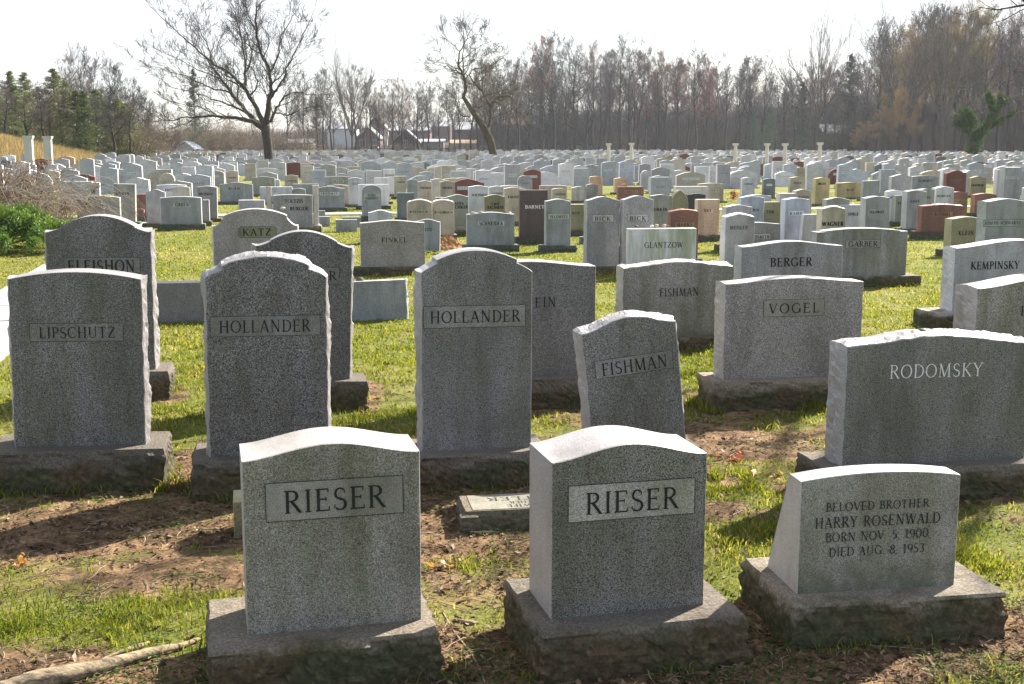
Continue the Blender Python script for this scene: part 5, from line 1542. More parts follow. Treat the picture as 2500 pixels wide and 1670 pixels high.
BIG = [
 [(1722, 1075, 66), (1712, 1000, 56), (1704, 920, 54), (1696, 860, 58), (1688, 815, 60)],
 [(1672, 830, 36), (1620, 782, 28), (1520, 765, 21), (1420, 755, 15), (1300, 762, 10), (1180, 775, 6), (1060, 795, 3)],
 [(1660, 820, 36), (1580, 740, 26), (1490, 660, 24), (1430, 600, 20), (1340, 500, 14), (1240, 400, 10), (1180, 320, 7), (1100, 240, 4), (1010, 185, 2)],
 [(1688, 810, 36), (1650, 700, 26), (1600, 580, 22), (1530, 500, 14), (1440, 440, 11), (1350, 350, 8), (1250, 240, 5), (1150, 130, 2)],
 [(1600, 580, 18), (1590, 460, 15), (1560, 350, 10), (1530, 230, 7), (1480, 100, 4), (1440, 20, 2)],
 [(1700, 800, 38), (1712, 700, 32), (1735, 640, 26), (1752, 560, 20), (1752, 470, 18), (1700, 370, 16), (1690, 240, 14), (1692, 150, 9), (1725, 0, 5), (1740, -80, 2)],
 [(1735, 645, 17), (1800, 580, 12), (1880, 460, 9), (1930, 370, 6), (2000, 280, 5), (2075, 150, 3)],
 [(1755, 480, 12), (1810, 380, 9), (1822, 290, 7), (1880, 200, 5), (1940, 100, 2)],
 [(1725, 790, 20), (1770, 700, 14), (1830, 632, 10), (1920, 606, 6), (2030, 625, 3)],
 [(1765, 735, 9), (1860, 750, 8), (1910, 710, 4), (1990, 690, 2)],
 [(1560, 722, 14), (1450, 685, 10), (1330, 645, 8), (1200, 600, 6), (1080, 570, 4), (970, 540, 2)],
 [(1430, 600, 12), (1300, 560, 8), (1150, 480, 5), (1010, 445, 3), (940, 410, 2)],
 [(1340, 500, 9), (1200, 440, 6), (1080, 370, 4), (990, 330, 2)],
 [(1440, 440, 9), (1400, 330, 6), (1330, 220, 4), (1290, 120, 2)],
 [(1690, 240, 9), (1630, 150, 6), (1590, 60, 4), (1570, -40, 2)],
 [(1600, 460, 9), (1650, 380, 7), (1640, 260, 5), (1610, 160, 3)],
 [(1480, 655, 10), (1500, 560, 7), (1470, 470, 5), (1480, 380, 3)],
 [(1620, 640, 12), (1690, 590, 9), (1690, 500, 6), (1640, 430, 4)],
 [(1420, 755, 7), (1300, 700, 5), (1160, 680, 4), (1020, 640, 2)],
 [(1700, 370, 8), (1600, 300, 5), (1540, 200, 3)],
 [(1752, 560, 10), (1810, 500, 7), (1850, 420, 4), (1900, 330, 2)],
 [(1300, 762, 6), (1230, 820, 4), (1130, 840, 2)], [(1690, 150, 6), (1760, 60, 4), (1830, 20, 2)]]
Tb, (bx, by) = traced(0, 0, S1, 103, BIG, 7, .018, 4, 1.75, (1.6, 3.2))
o = thing('bare_tree', 'big spreading bare tree with a dark trunk standing among the stones, left of centre', 'tree', (bx, by, tz(bx, by)))
a = link('trunk', Tb.trunk_mesh(10), o); a.color = (.04, .032, .022, 1)
b_ = link('crown', Tb.crown_mesh(), o); b_.color = (.055, .044, .032, 1)
CRK = [
 [(1065, 1065, 46), (1052, 980, 50), (1030, 900, 52), (1000, 840, 46), (955, 775, 38), (905, 700, 32), (866, 640, 24)],
 [(866, 642, 22), (884, 580, 20), (872, 500, 16), (832, 440, 12), (848, 360, 8), (895, 290, 5), (930, 220, 3)],
 [(1015, 860, 26), (1040, 780, 20), (1035, 690, 20), (1060, 650, 15), (1110, 615, 10), (1200, 570, 6), (1280, 540, 3)],
 [(1035, 685, 16), (980, 590, 12), (920, 530, 10), (890, 480, 8), (930, 440, 6), (1030, 428, 4), (1110, 370, 3)],
 [(920, 705, 12), (1010, 690, 3), (960, 640, 9), (1020, 620, 7), (1120, 590, 6), (1200, 560, 3)],
 [(905, 765, 10), (850, 752, 8), (832, 720, 6), (800, 620, 4), (752, 592, 2)],
 [(866, 500, 10), (780, 452, 6), (700, 432, 4), (640, 420, 2)],
 [(930, 535, 8), (985, 515, 7), (1010, 455, 6), (1090, 415, 3)],
 [(1062, 640, 10), (1150, 622, 8), (1198, 662, 4), (1208, 720, 2)],
 [(848, 360, 6), (800, 308, 4), (742, 262, 2)],
 [(872, 500, 9), (862, 400, 7), (872, 300, 5), (862, 195, 2)],
 [(1060, 650, 9), (1120, 690, 6), (1170, 760, 3)],
 [(895, 290, 4), (960, 250, 3), (1020, 290, 2)], [(832, 440, 6), (900, 380, 5), (980, 330, 3), (1050, 300, 2)]]
Tc, (cx_, cy_) = traced(800, 0, S1, 116, CRK, 19, .018, 4, 2.1, (1.3, 2.8), 1, (.6, 1.2))
o = thing('bare_tree', 'crooked leaning bare tree with twisted limbs and greenish bark, centre of the picture', 'tree', (cx_, cy_, 0))
a = link('trunk', Tc.trunk_mesh(10), o); a.color = (.06, .05, .026, 1)
b_ = link('crown', Tc.crown_mesh(), o); b_.color = (.085, .07, .045, 1)
# -- ivy-clad dead tree
IVY = [
 [(2030, 1045, 44), (2025, 960, 48), (2030, 880, 50), (2060, 830, 46)],
 [(2055, 835, 44), (2110, 770, 40), (2140, 700, 34), (2110, 640, 24), (2080, 575, 10)],
 [(2130, 700, 26), (2180, 650, 24), (2225, 615, 16), (2290, 588, 6), (2330, 575, 2)],
 [(2190, 640, 12), (2208, 580, 8), (2225, 520, 3)], [(2180, 640, 8), (2165, 590, 3)],
 [(2130, 770, 20), (2190, 730, 16), (2230, 695, 10), (2285, 685, 4)], [(2225, 690, 4), (2235, 640, 2)],
 [(2040, 850, 30), (1985, 800, 24), (1960, 740, 18), (1900, 700, 8), (1860, 690, 3)], [(1960, 740, 14), (1990, 690, 8), (2010, 670, 4)], [(1950, 750, 12), (1900, 740, 8), (1870, 720, 4)]]
Ti, (ix, iy) = traced(1600, 0, S1, 96, IVY, 3, .012, 1, .25, (.4, .9))
o = thing('ivy_tree', 'dead forked tree thickly wrapped in glossy green ivy, at the right', 'tree', (ix, iy, 0))
a = link('trunk', Ti.trunk_mesh(8), o); a.color = (.12, .1, .07, 1)
b_ = link('crown', Ti.crown_mesh(), o); b_.color = (.14, .12, .09, 1)
g = np.random.default_rng(5)
P = []
for pts, rad in Ti.limbs[:-0 or None]:
    A = np.array([list(p) for p in pts]); R_ = np.array(rad)
    if len(A) < 4: continue
    cnt = int(24000 * np.linalg.norm(np.diff(A, axis=0), axis=1).sum() / 9 * (R_.mean() / .35) ** .7)
    t = g.random(cnt) * (len(A) - 1); i = t.astype(int); f = (t - i)[:, None]
    c = A[i] * (1 - f) + A[np.minimum(i + 1, len(A) - 1)] * f
    rr = (R_[i] * 1.05 + .07)
    keep = R_[i] > .055
    d_ = g.normal(0, 1, (cnt, 3)); d_ /= np.linalg.norm(d_, axis=1, keepdims=True)
    clump = .65 + .8 * np.sin(c[:, 2] * 3.1 + c[:, 0] * 2.3)[:, None] ** 2
    P.append((c + d_ * (rr * (.45 + .75 * g.random(cnt)))[:, None] * clump)[keep])
blob = np.array([-(2030 - 1955) * S1 * 96 / FPX, 0, (1045 - 740) * S1 * 96 / FPX])
q = g.normal(0, 1, (11000, 3)); q /= np.linalg.norm(q, axis=1, keepdims=True)
P.append(blob + q * (g.random((11000, 1)) ** .4) * np.array([.72, .62, .72]) * (1 + .35 * np.sin(q[:, :1] * 9 + q[:, 2:] * 7)))
P = np.concatenate(P); m_ = len(P)
U = g.normal(0, 1, (m_, 3)); U /= np.linalg.norm(U, axis=1, keepdims=True)
W_ = np.cross(U, g.normal(0, 1, (m_, 3))); W_ /= np.linalg.norm(W_, axis=1, keepdims=True)
sz = .055 * (.6 + .8 * g.random(m_))[:, None]
Q = np.stack([P - U * sz, P - W_ * sz * .8, P + U * sz, P + W_ * sz * .8], 1).reshape(-1, 3)
L, s_, t_ = quads(m_)
im, nt, b = new_mat('ivy_leaves', .35, .6)
a = nd(nt, 'ShaderNodeAttribute', attribute_name='col'); nt.links.new(a.outputs['Color'], b.inputs['Base Color'])
c = np.array([[.045, .10, .018]]) * (.35 + 1.3 * g.random((m_, 1)) ** 1.5)
link('ivy', mesh_np('ivy', Q, L, s_, t_, leaf_mat('ivy_leaves', 'attr', .35), False, np.repeat(c, 4, 0)), o)

# -- woodland around the cemetery
SKY = [(-200, 150), (0, 200), (130, 170), (180, 135), (250, 152), (330, 200), (380, 245), (500, 262), (620, 250), (700, 205), (750, 182), (830, 168), (870, 180), (930, 205), (1000, 212), (1060, 195), (1120, 200), (1200, 150), (1260, 140), (1330, 100),
       (1400, 130), (1450, 105), (1500, 125), (1560, 118), (1600, 142), (1680, 137), (1760, 147), (1850, 142), (1900, 192), (1940, 180), (1990, 150), (2040, 165), (2100, 150), (2130, 110), (2170, 72), (2220, 42), (2300, 28), (2350, 34), (2420, 60), (2500, 40), (2700, 0)]
SX, SY_ = [p[0] for p in SKY], [p[1] for p in SKY]
VAR = [forest_tree(100 + i, 20, [.23, .2, .28, .22, .26, .2, .24][i], [.3, .38, .25, .35, .22, .42, .3][i], [0, .1, -.05, .1, 0, .15, 0][i]) for i in range(7)]
VARM = [(T.trunk_mesh(6), T.crown_mesh(), T.crown_mesh(5200, .05), T.crown_mesh(16000, .075)) for T in VAR]
TREEG = 'bare woodland trees around the cemetery'
FLABEL = {'grey': 'bare grey-brown tree', 'dark': 'bare dark tree', 'purple': 'bare purplish tree', 'red': 'red-budded tree', 'tan': 'tan-leaved tree', 'gold': 'golden-hazed tree'}
TINT = {'grey': (.10, .086, .074), 'dark': (.052, .045, .042), 'purple': (.105, .08, .092), 'red': (.17, .085, .07), 'tan': (.235, .165, .105), 'gold': (.22, .165, .095)}
tr = random.Random(21)
WHERE = [(0, 'behind the two white columns'), (200, 'left of the big bare tree'), (520, 'behind the big bare tree'), (700, 'right of the big bare tree'), (1000, 'behind the crooked tree'), (1230, 'right of the crooked tree'), (1430, 'behind the two slim columns'), (1640, 'behind the four columns'), (1930, 'right of the four columns'), (2150, 'left of the ivy-clad tree'), (2330, 'behind the ivy-clad tree')]
pending = []
def woods(px, d, typ, hs=1.0, top=None):
    x = at_y(px, d); z = tz(x, d)
    yt = (top if top is not None else np.interp(px, SX, SY_)) 
    h = (CAM_H + (HORIZ - yt) / FPX * d - z) * hs
    k = tr.randrange(7)
    tm, c0, c1, c2 = VARM[k]
    cm = {'red': c1, 'tan': c2, 'gold': c1}.get(typ, c0)
    s = h / 20.0
    o = plant_tree('woodland_tree', tm, cm, (x, d, z - .1), (max(s * .85, .35) * tr.uniform(.85, 1.15), max(s * .85, .35), s), tr.random() * 6.28, None, 'tree', TREEG, tuple(c_ * tr.uniform(.8, 1.2) for c_ in ((.036, .03, .026) if typ != 'tan' else (.05, .04, .032))), tuple(c_ * tr.uniform(.85, 1.15) for c_ in TINT[typ]))
    pending.append((px, d, h, typ, o))
def mixed(px):
    if px > 2120: return tr.choices(['dark', 'grey', 'tan', 'gold', 'purple'], [4, 3, 1.5, 2, 2])[0]
    if px > 1230: return tr.choices(['grey', 'purple', 'red', 'dark'], [4, 3, 1.5, 2.5])[0]
    return tr.choices(['grey', 'red', 'dark'], [5, 1.3, 1])[0]
px = 1165
while px < 2620:
    d = 236 - 60 * float(sstep(1900, 2400, px)) + tr.uniform(-3, 4)
    woods(px, d, mixed(px), tr.uniform(.78, 1.03)); px += tr.uniform(19, 31)
px = 1185
while px < 2640:
    d = 258 - 60 * float(sstep(1900, 2400, px)) + tr.uniform(-5, 5)
    woods(px, d, mixed(px), tr.uniform(.75, 1.0)); px += tr.uniform(28, 46)
px = 1200
while px < 2640:
    d = 288 - 60 * float(sstep(1900, 2400, px)) + tr.uniform(-8, 8)
    woods(px, d, mixed(px), tr.uniform(.7, .92)); px += tr.uniform(44, 66)
for px, tp, typ in [(700, 200, 'grey'), (745, 185, 'grey'), (790, 178, 'grey'), (812, 172, 'grey'), (868, 168, 'grey'), (905, 200, 'dark'), (925, 215, 'red'), (962, 205, 'grey'), (985, 205, 'red'), (1022, 200, 'grey'), (1045, 195, 'grey'), (1095, 212, 'dark'), (1120, 205, 'grey'), (1150, 195, 'grey'), (1180, 170, 'grey')]:
    woods(px, tr.uniform(226, 240), typ, tr.uniform(.95, 1.03), tp)
for px in (750, 775, 815, 845, 890, 920, 940, 975, 1010, 1035, 1075, 1110): woods(px, tr.uniform(240, 252), tr.choice(['grey', 'dark', 'grey']), tr.uniform(.6, .9))
for px in (440, 500, 560, 620, 670, 730, 800, 880, 950, 1000, 1060, 1130):
    woods(px, tr.uniform(300, 330), tr.choice(['grey', 'red', 'purple']), 1, 268 + tr.uniform(-12, 10))
for px, tp, d in [(15, 205, 99), (60, 235, 101), (105, 215, 100), (150, 232, 103), (195, 205, 104), (235, 240, 101), (280, 222, 104), (318, 236, 106), (0, 250, 128), (45, 245, 124), (90, 250, 130), (120, 225, 128), (225, 215, 132), (260, 235, 128), (290, 225, 134), (325, 235, 130), (360, 265, 134), (180, 220, 130), (150, 190, 130), (175, 150, 140), (205, 135, 150), (240, 160, 138), (275, 158, 150), (305, 175, 142), (335, 200, 150), (20, 210, 120), (70, 215, 118), (-20, 170, 125), (365, 245, 160), (400, 250, 170), (350, 225, 150)]:
    woods(px, d, tr.choice(['grey', 'grey', 'dark']), 1.0, tp)
woods(2655, 62, 'dark', 1.0, -60)
woods(2700, 90, 'dark', 1.0, -40)
# the pale elm-like tree rising above the rest, right of the four columns
oe = open_tree(41, 20)
om, oc = oe.trunk_mesh(8), oe.crown_mesh()
def open_one(px, top, d, w, label, col=(.12, .1, .085)):
    x = at_y(px, d); h = CAM_H + (HORIZ - top) / FPX * d; s = h / 17.5
    plant_tree('bare_tree', om, oc, (x, d, tz(x, d)), (s * w, s * w, s), px * .7, label, 'tree', None, (.09, .075, .06), col)
open_one(1992, 98, 226, .62, 'tall fan-shaped bare tree rising above the wood right of the four columns')
open_one(2300, 62, 168, .68, 'huge wide bare tree towering over the wood behind the ivy-clad tree', (.10, .08, .06))
open_one(2205, 110, 172, .8, 'wide dark bare tree left of the ivy-clad tree, reaching above the tan-leaved ones', (.075, .06, .05))
open_one(860, 172, 222, .75, 'lone wide bare tree behind the small houses, right of the big bare tree')
lt = [(2150, 268, 170, 'tan'), (2195, 232, 168, 'tan'), (2240, 258, 172, 'tan'), (2115, 300, 176, 'tan'), (2170, 215, 180, 'gold'), (2345, 130, 176, 'gold'), (2390, 120, 180, 'gold'), (2280, 110, 182, 'gold'), (2240, 90, 186, 'gold')]
for px, tp, d, typ in lt: woods(px, d, typ, 1.0, tp)
cnt = {}
for (px, d, h, typ, o) in sorted(pending, key=lambda q: q[0]):
    wh = [t for a_, t in WHERE if px >= a_ or a_ == 0][-1]
    if px > 2480: wh = 'at the right edge'
    if px < 40: wh = 'at the left edge'
    ly = 'front of wood' if d < (246 - 60 * float(sstep(1900, 2400, px))) else ('mid wood' if d < 275 - 60 * float(sstep(1900, 2400, px)) else 'back of wood')
    key = (typ, wh, ly)
    cnt.setdefault(key, []).append(o)
for (typ, wh, ly), lst in cnt.items():
    for j, o in enumerate(lst):
        o['label'] = '%s, %s, %s' % (FLABEL[typ], ly, wh) + ((', ' + ORD[j]) if len(lst) > 1 and j < 12 else '')

# a bare tree standing just outside the right edge: its low boughs hang into the top corner and dapple the near stones
NT = Tree(77, 3, .006)
NT.limbs.append(([Vector((0, 0, -.2)), Vector((.05, 0, 2)), Vector((0, .1, 4))], [.26, .22, .19]))
for k in range(9):
    a_ = 6.283 * k / 9 + .3; el_ = NT.r.uniform(.35, .95)
    NT.grow((0, .05, 3.2 + .25 * k), (math.cos(a_) * math.cos(el_), math.sin(a_) * math.cos(el_), math.sin(el_)), NT.r.uniform(3.6, 5.2), .075, 1, .06, .16, .02, (.4, .85), (4, 5), (.42, .64))
NT.limbs.append(([Vector((0, 0, 3.7)), Vector((-.8, -.05, 3.75)), Vector((-1.5, -.1, 3.45)), Vector((-2.1, -.15, 3.25))], [.07, .05, .035, .02]))
for k in range(5): NT.grow((-1.0 - .28 * k, -.1, 3.65 - .1 * k), (NT.r.uniform(-.9, -.3), NT.r.uniform(-.5, .5), NT.r.uniform(-.25, .5)), NT.r.uniform(.6, 1.0), .018, 2, .05, .18, .012, (.4, .9), (3, 5), (.5, .7))
plant_tree('bare_tree', NT.trunk_mesh(8), NT.crown_mesh(), (7.9, 14.2, 0), (1, 1, 1), 0, 'dark bare boughs hanging into the top right corner', 'tree', None, (.05, .04, .03), (.05, .04, .03))
# conifers
CON = [conifer_meshes(3 + i, 8, [1.7, 1.3, 2.1][i], 15000, 1.2) for i in range(3)]
def conif(px, top, d, v, w, tint, label):
    x = at_y(px, d); z = tz(x, d); h = CAM_H + (HORIZ - top) / FPX * d - z; s = h / 8
    plant_tree('evergreen_tree', CON[v][0], CON[v][1], (x, d, z - .1), (s * w, s * w, s), px * .3, label, 'tree', 'evergreens around the cemetery', (.09, .07, .05), tint)
EG = (.085, .115, .035)
for i, (px, tp, d, v, w, lab_) in enumerate([
 (28, 165, 122, 1, .9, 'tallest thin evergreen at the left edge, behind the white columns'), (-8, 205, 112, 0, 1.1, 'evergreen cut off by the left edge'), (72, 172, 116, 0, .9, 'pointed evergreen directly behind the leftmost white column'),
 (98, 205, 108, 2, .8, 'bushy yellow-green evergreen between the two white columns'), (133, 172, 118, 0, .9, 'pointed evergreen just right of the two white columns'), (165, 200, 112, 2, .8, 'broad evergreen right of the two white columns'),
 (190, 225, 108, 1, 1.1, 'short olive evergreen at the middle of the left group'), (245, 212, 114, 0, 1.0, 'yellow-green evergreen in the left group with a pointed tip'), (285, 228, 112, 2, .8, 'low broad evergreen near the right end of the left group'),
 (312, 240, 118, 1, 1.2, 'lowest evergreen at the right end of the left group'),
 (10, 225, 106, 2, .7, 'short bushy evergreen in the left corner'), (50, 215, 108, 0, 1.0, 'olive evergreen just left of the leftmost white column'), (118, 235, 106, 2, .7, 'low olive evergreen behind the right white column'),
 (215, 238, 106, 1, 1.1, 'dark low evergreen below the yellow-green pointed one'), (148, 245, 104, 2, .6, 'lowest round evergreen right of the white columns'), (265, 250, 108, 0, 1.0, 'low dark evergreen between the two right ones of the left group')]):
    conif(px + tr.uniform(-8, 8), tp + tr.uniform(-14, 22), d + tr.uniform(-8, 8), v, w * tr.uniform(1.3, 2.2), tuple(c_ * (.8 + .5 * ((i * 37) % 10) / 10) for c_ in EG) if i % 2 else (.12, .135, .045), lab_)
conif(478, 175, 190, 2, .6, (.03, .045, .03), 'dark pine seen through the left limbs of the big bare tree')
conif(775, 240, 250, 1, 1.0, (.05, .035, .03), 'dark reddish cypress right of the big bare tree')
conif(1318, 172, 250, 2, .95, (.022, .045, .038), 'large dark green pine in the wood right of the crooked tree')
conif(1350, 215, 246, 0, 1.1, (.022, .042, .036), 'smaller dark pine beside the large one in the wood')
conif(2070, 140, 215, 2, .75, (.035, .045, .03), 'tall grey-green spruce between the fan-shaped tree and the tan-leaved trees')
conif(1955, 205, 228, 0, 1.0, (.028, .045, .032), 'dark spruce left of the fan-shaped bare tree')
conif(1880, 262, 226, 2, 1.0, (.03, .075, .05), 'bluish green bushy evergreen behind the four columns')
conif(1840, 280, 226, 0, 1.2, (.03, .07, .05), 'smaller bluish green evergreen behind the four columns')

# shrubs along the field edges
SH = [shrub(60 + i, 5) for i in range(4)]
SHM = [(T.trunk_mesh(5), T.crown_mesh(), T.crown_mesh(3000, .05)) for T in SH]
def shrub_at(px, d, h, tint, i, label):
    x = at_y(px, d); z = tz(x, d); s = h / 5.2
    tm, c0, c1 = SHM[i % 4]
    return plant_tree('shrub', tm, c1 if i % 3 == 0 else c0, (x, d, z - .1), (s * 1.3, s * 1.3, s), i * 1.3, label, 'shrub', 'leafless shrubs along the field edge', (.1, .08, .06), tint)
sh = []
for i in range(18): sh.append((i * 23 + tr.uniform(-30, -5), tr.uniform(108, 120), tr.uniform(2.5, 5.0), (.13, .10, .07)))
for i in range(16): sh.append((395 + i * 22 + tr.uniform(-8, 8), tr.uniform(196, 206), tr.uniform(3.5, 6.5), (.22, .16, .1) if i % 3 else (.1, .075, .06)))
for i in range(26): sh.append((740 + i * 20 + tr.uniform(-8, 8), tr.uniform(237, 243), tr.uniform(1.5, 3.2), (.12, .095, .075)))
for i in range(44): 
    px = 1200 + i * 31 + tr.uniform(-12, 12)
    sh.append((px, 241 - 62 * float(sstep(1900, 2400, px)) + tr.uniform(-1, 7), tr.uniform(2.2, 5.5), tr.choice([(.06, .048, .048), (.09, .07, .052), (.05, .042, .036), (.07, .065, .035)])))
sh.sort()
SC_ = {}
for i, (px, d, h, t) in enumerate(sh):
    wh = [q for a_, q in WHERE if px >= a_ or a_ == 0][-1]
    cn = 'straw-brown' if t[0] > .19 else ('brown' if t[0] > .11 else 'dark')
    key = (cn, wh); SC_.setdefault(key, []).append(shrub_at(px, d, h, t, i, ''))
for (cn, wh), lst in SC_.items():
    for j, o in enumerate(lst):
        o['label'] = '%s leafless shrub %s' % (cn, wh) + ((', ' + ORD[j]) if len(lst) > 1 and j < 12 else '')
# tangled undergrowth filling the wood floor
g = np.random.default_rng(8)
HPX = [(600, 0), (1000, 2.5), (1150, 3), (1230, 5), (1500, 6), (1900, 6), (2150, 10), (2400, 14), (2900, 16)]
hx = np.linspace(at_y(500, 330), at_y(2900, 330), 90); hy = np.linspace(268, 420, 26)
HX_, HY_ = np.meshgrid(hx, hy)
def hill(x, y):
    hp = np.interp(x / 330 * FPX + PCX, [p[0] for p in HPX], [p[1] for p in HPX])
    return hp * sstep(272, 345, y) * (1 - .9 * sstep(390, 420, y)) * (.9 + .2 * fbm(x * .05, y * .05, 6)) - .2
ii = np.arange(HX_.size).reshape(HX_.shape); L = np.stack([ii[:-1, :-1], ii[:-1, 1:], ii[1:, 1:], ii[1:, :-1]], -1).reshape(-1, 4)
tag(link('hills', mesh_np('hills', np.stack([HX_, HY_, hill(HX_, HY_)], -1), L, np.arange(len(L)) * 4, np.full(len(L), 4), plain('leaf_covered_slope', (.06, .05, .044), .95, .4, .4), True)), None, None, kind='structure')
n = 150000
pxs = np.where(g.random(n) < .24, 340 + g.random(n) * 820, 1150 + g.random(n) * 1500)
dd = np.where(pxs < 1150, 352 + g.random(n) * 30, 262 - 50 * sstep(1900, 2400, pxs) + g.random(n) * 105)
X_ = (pxs - PCX) / FPX * dd
z0 = np.maximum(hill(X_, dd), 0) * (dd > 270)
P0 = np.stack([X_, dd, z0 + g.random(n) ** 1.6 * (4.5 + 3 * sstep(1950, 2200, pxs))], -1)
P1 = P0 + g.normal(0, .55, (n, 3)) + np.array([0, 0, 1.9])
rr = .02 + .05 * g.random(n) ** 2
V, L, s_, t_ = seg_prisms(P0, P1, rr, rr * .4)
c = np.array([[.075, .065, .062], [.09, .075, .064], [.055, .05, .05], [.09, .066, .062]])[g.integers(0, 4, n)]
tag(link('distant_wood', mesh_np('distant_wood', V, L, s_, t_, tint_mat('undergrowth', 'attr', .9, 2, .1), False, np.repeat(c, 6, 0))), 'hazy mass of bare saplings deep in the wood', None, kind='stuff')
n = 52000
pxs = 1165 + g.random(n) * 1450
dd = 244 - 60 * sstep(1900, 2400, pxs) + g.random(n) ** 1.3 * 60
X_ = (pxs - PCX) / FPX * dd
ht = g.random(n) ** 2 * 9
P0 = np.stack([X_, dd, ht], -1)
P1 = P0 + g.normal(0, .5, (n, 3)) + np.array([0, 0, 1.4])
rr = .012 + .022 * g.random(n)
V, L, s_, t_ = seg_prisms(P0, P1, rr, rr * .4)
c = np.array([[.06, .05, .047], [.08, .065, .05], [.042, .038, .036]])[g.integers(0, 3, n)]
tag(link('undergrowth', mesh_np('undergrowth', V, L, s_, t_, tint_mat('undergrowth', 'attr', .9, 2, .1), False, np.repeat(c, 6, 0))), 'tangled brown undergrowth along the floor of the wood', None, kind='stuff')
# tall straw on the bank and strips of it at the wood edge
def straw(n, fx, fd, hmin, hmax, label):
    px, d = fx(n), fd(n)
    x = (px - PCX) / FPX * d
    z = terrain(x, d)
    k = (z > .35) if label.startswith('tall') else np.ones(n, bool)
    x, d, z = x[k], d[k], z[k]; m = len(x)
    h = hmin + (hmax - hmin) * g.random(m) * (.5 + fbm(x * .5, d * .5, 12, 3))
    w = .02 + .012 * g.random(m); a = g.random(m) * 6.28
    P = np.stack([x, d, z], -1); sd = np.stack([np.cos(a) * w, np.sin(a) * w, 0 * a], -1)
    ln = np.stack([g.normal(0, .25, m) * h, g.normal(0, .25, m) * h, h], -1)
    V = np.stack([P - sd, P + sd, P + ln], 1)
    c = np.array([[.27, .20, .115], [.20, .14, .08], [.34, .27, .17]])[g.integers(0, 3, m)] * (.7 + .6 * g.random((m, 1)))
    return tag(link('dry_grass', mesh_np('dry_grass', V.reshape(-1, 3), np.arange(3 * m), np.arange(m) * 3, np.full(m, 3), leaf_mat('straw', 'attr', .4), False, np.repeat(c, 3, 0))), label, None, kind='stuff')
straw(110000, lambda n: -60 + 520 * g.random(n), lambda n: 72 + 36 * g.random(n) ** .8, .35, .9, 'tall dry golden grass covering the bank on the left')
straw(24000, lambda n: 380 + 480 * g.random(n), lambda n: 192 + 14 * g.random(n), .4, 1.1, 'strip of dry grass at the foot of the shrubs beyond the stones')

# ---------------------------------------------------------------- juniper and dead brambles at the left
jc = on_z(60, 612)
jx, jy = -8.75, 20.6
P = []
for k in range(150):
    a = g.random() * 6.28; r_ = g.random() ** .6
    c = np.array([r_ * math.cos(a) * 1.75, r_ * math.sin(a) * 1.1, .08 + .52 * (1 - r_ ** 2) * (.6 + .5 * g.random())])
    m_ = 620
    dirv = np.array([math.cos(a), math.sin(a) * .8, .55 + .4 * g.random()]); dirv /= np.linalg.norm(dirv)
    t = g.random(m_)[:, None]
    P.append(c + dirv * t * .2 * (.7 + .6 * g.random()) + g.normal(0, .075, (m_, 3)) * (1.3 - t))
P = np.concatenate(P); P[:, 2] = np.maximum(P[:, 2], .01); m_ = len(P)
U = g.normal(0, .7, (m_, 3)) + np.array([0, 0, 1.]); U /= np.linalg.norm(U, axis=1, keepdims=True)
W_ = np.cross(U, g.normal(0, 1, (m_, 3))); W_ /= np.linalg.norm(W_, axis=1, keepdims=True)
sz = .022 * (.6 + .9 * g.random(m_))[:, None]
Q = np.stack([P - U * sz, P - W_ * sz * .3, P + U * sz, P + W_ * sz * .3], 1).reshape(-1, 3)
L, s_, t_ = quads(m_)
c = np.array([[.085, .15, .03]]) * (.5 + 1.1 * g.random((m_, 1)))
jo = thing('juniper_shrub', 'low spreading green juniper beside the path at the left edge', 'shrub', (jx, jy, 0))
link('foliage', mesh_np('foliage', Q, L, s_, t_, leaf_mat('juniper_needles', 'attr', .35), False, np.repeat(c, 4, 0)), jo)
J = Tree(4, 2, .01)
for k in range(14):
    a = J.r.random() * 6.28
    J.grow((0, 0, 0), (math.cos(a) * 1.2, math.sin(a) * .8, .35), .9, .03, 1, .02, .2)
V, L, s_, t_ = seg_prisms(J.p0, J.p1, J.r0, J.r1)
k_ = link('stem', mesh_np('stem', V, L, s_, t_, BARK), jo); k_.color = (.1, .07, .05, 1)
# brambles: arching dead canes
polys = []
br = random.Random(9)
for i in range(620):
    ax, ay = br.gauss(-10.0, .62), br.gauss(24.6, .8)
    a = br.random() * 6.28; l = br.uniform(.5, 1.35); hgt = br.uniform(.35, 1.5) * (1.0 if ax < -9.4 else .75)
    pts = []
    for k in range(8):
        t = k / 7
        pts.append((ax + math.cos(a) * l * t + br.gauss(0, .04), ay + math.sin(a) * l * t * .6 + br.gauss(0, .04), max(.02, hgt * math.sin(math.pi * min(1, t * .8 + .12)) + br.gauss(0, .03))))
    r0 = br.uniform(.004, .011)
    polys.append((pts, [r0 * (1 - .7 * k / 7) for k in range(8)]))
V, L, s_, t_ = tubes(polys, 4)
c = np.repeat(np.array([[.22, .15, .10], [.13, .09, .065], [.30, .23, .17]])[g.integers(0, 3, len(polys))], 32, 0)
bo = thing('bramble_thicket', 'tangled heap of dead brown brambles behind the juniper', 'shrub', (0, 0, 0))
link('canes', mesh_np('canes', V, L, s_, t_, tint_mat('dead_canes', 'attr', .85, 20, .2), True, c), bo)
polys = []
for i in range(46):
    ax, ay = br.uniform(-9.4, -8.2), br.gauss(22.6, .5)
    a = br.uniform(-.6, .5); l = br.uniform(.8, 2.0); hgt = br.uniform(.7, 1.25)
    polys.append(([(ax + math.cos(a) * l * t, ay + math.sin(a) * l * t, hgt * (1 - (1.15 * t - .35) ** 2) + br.gauss(0, .03)) for t in [k / 7 for k in range(8)]], [.006 * (1 - .8 * k / 7) for k in range(8)]))
V, L, s_, t_ = tubes(polys, 4)
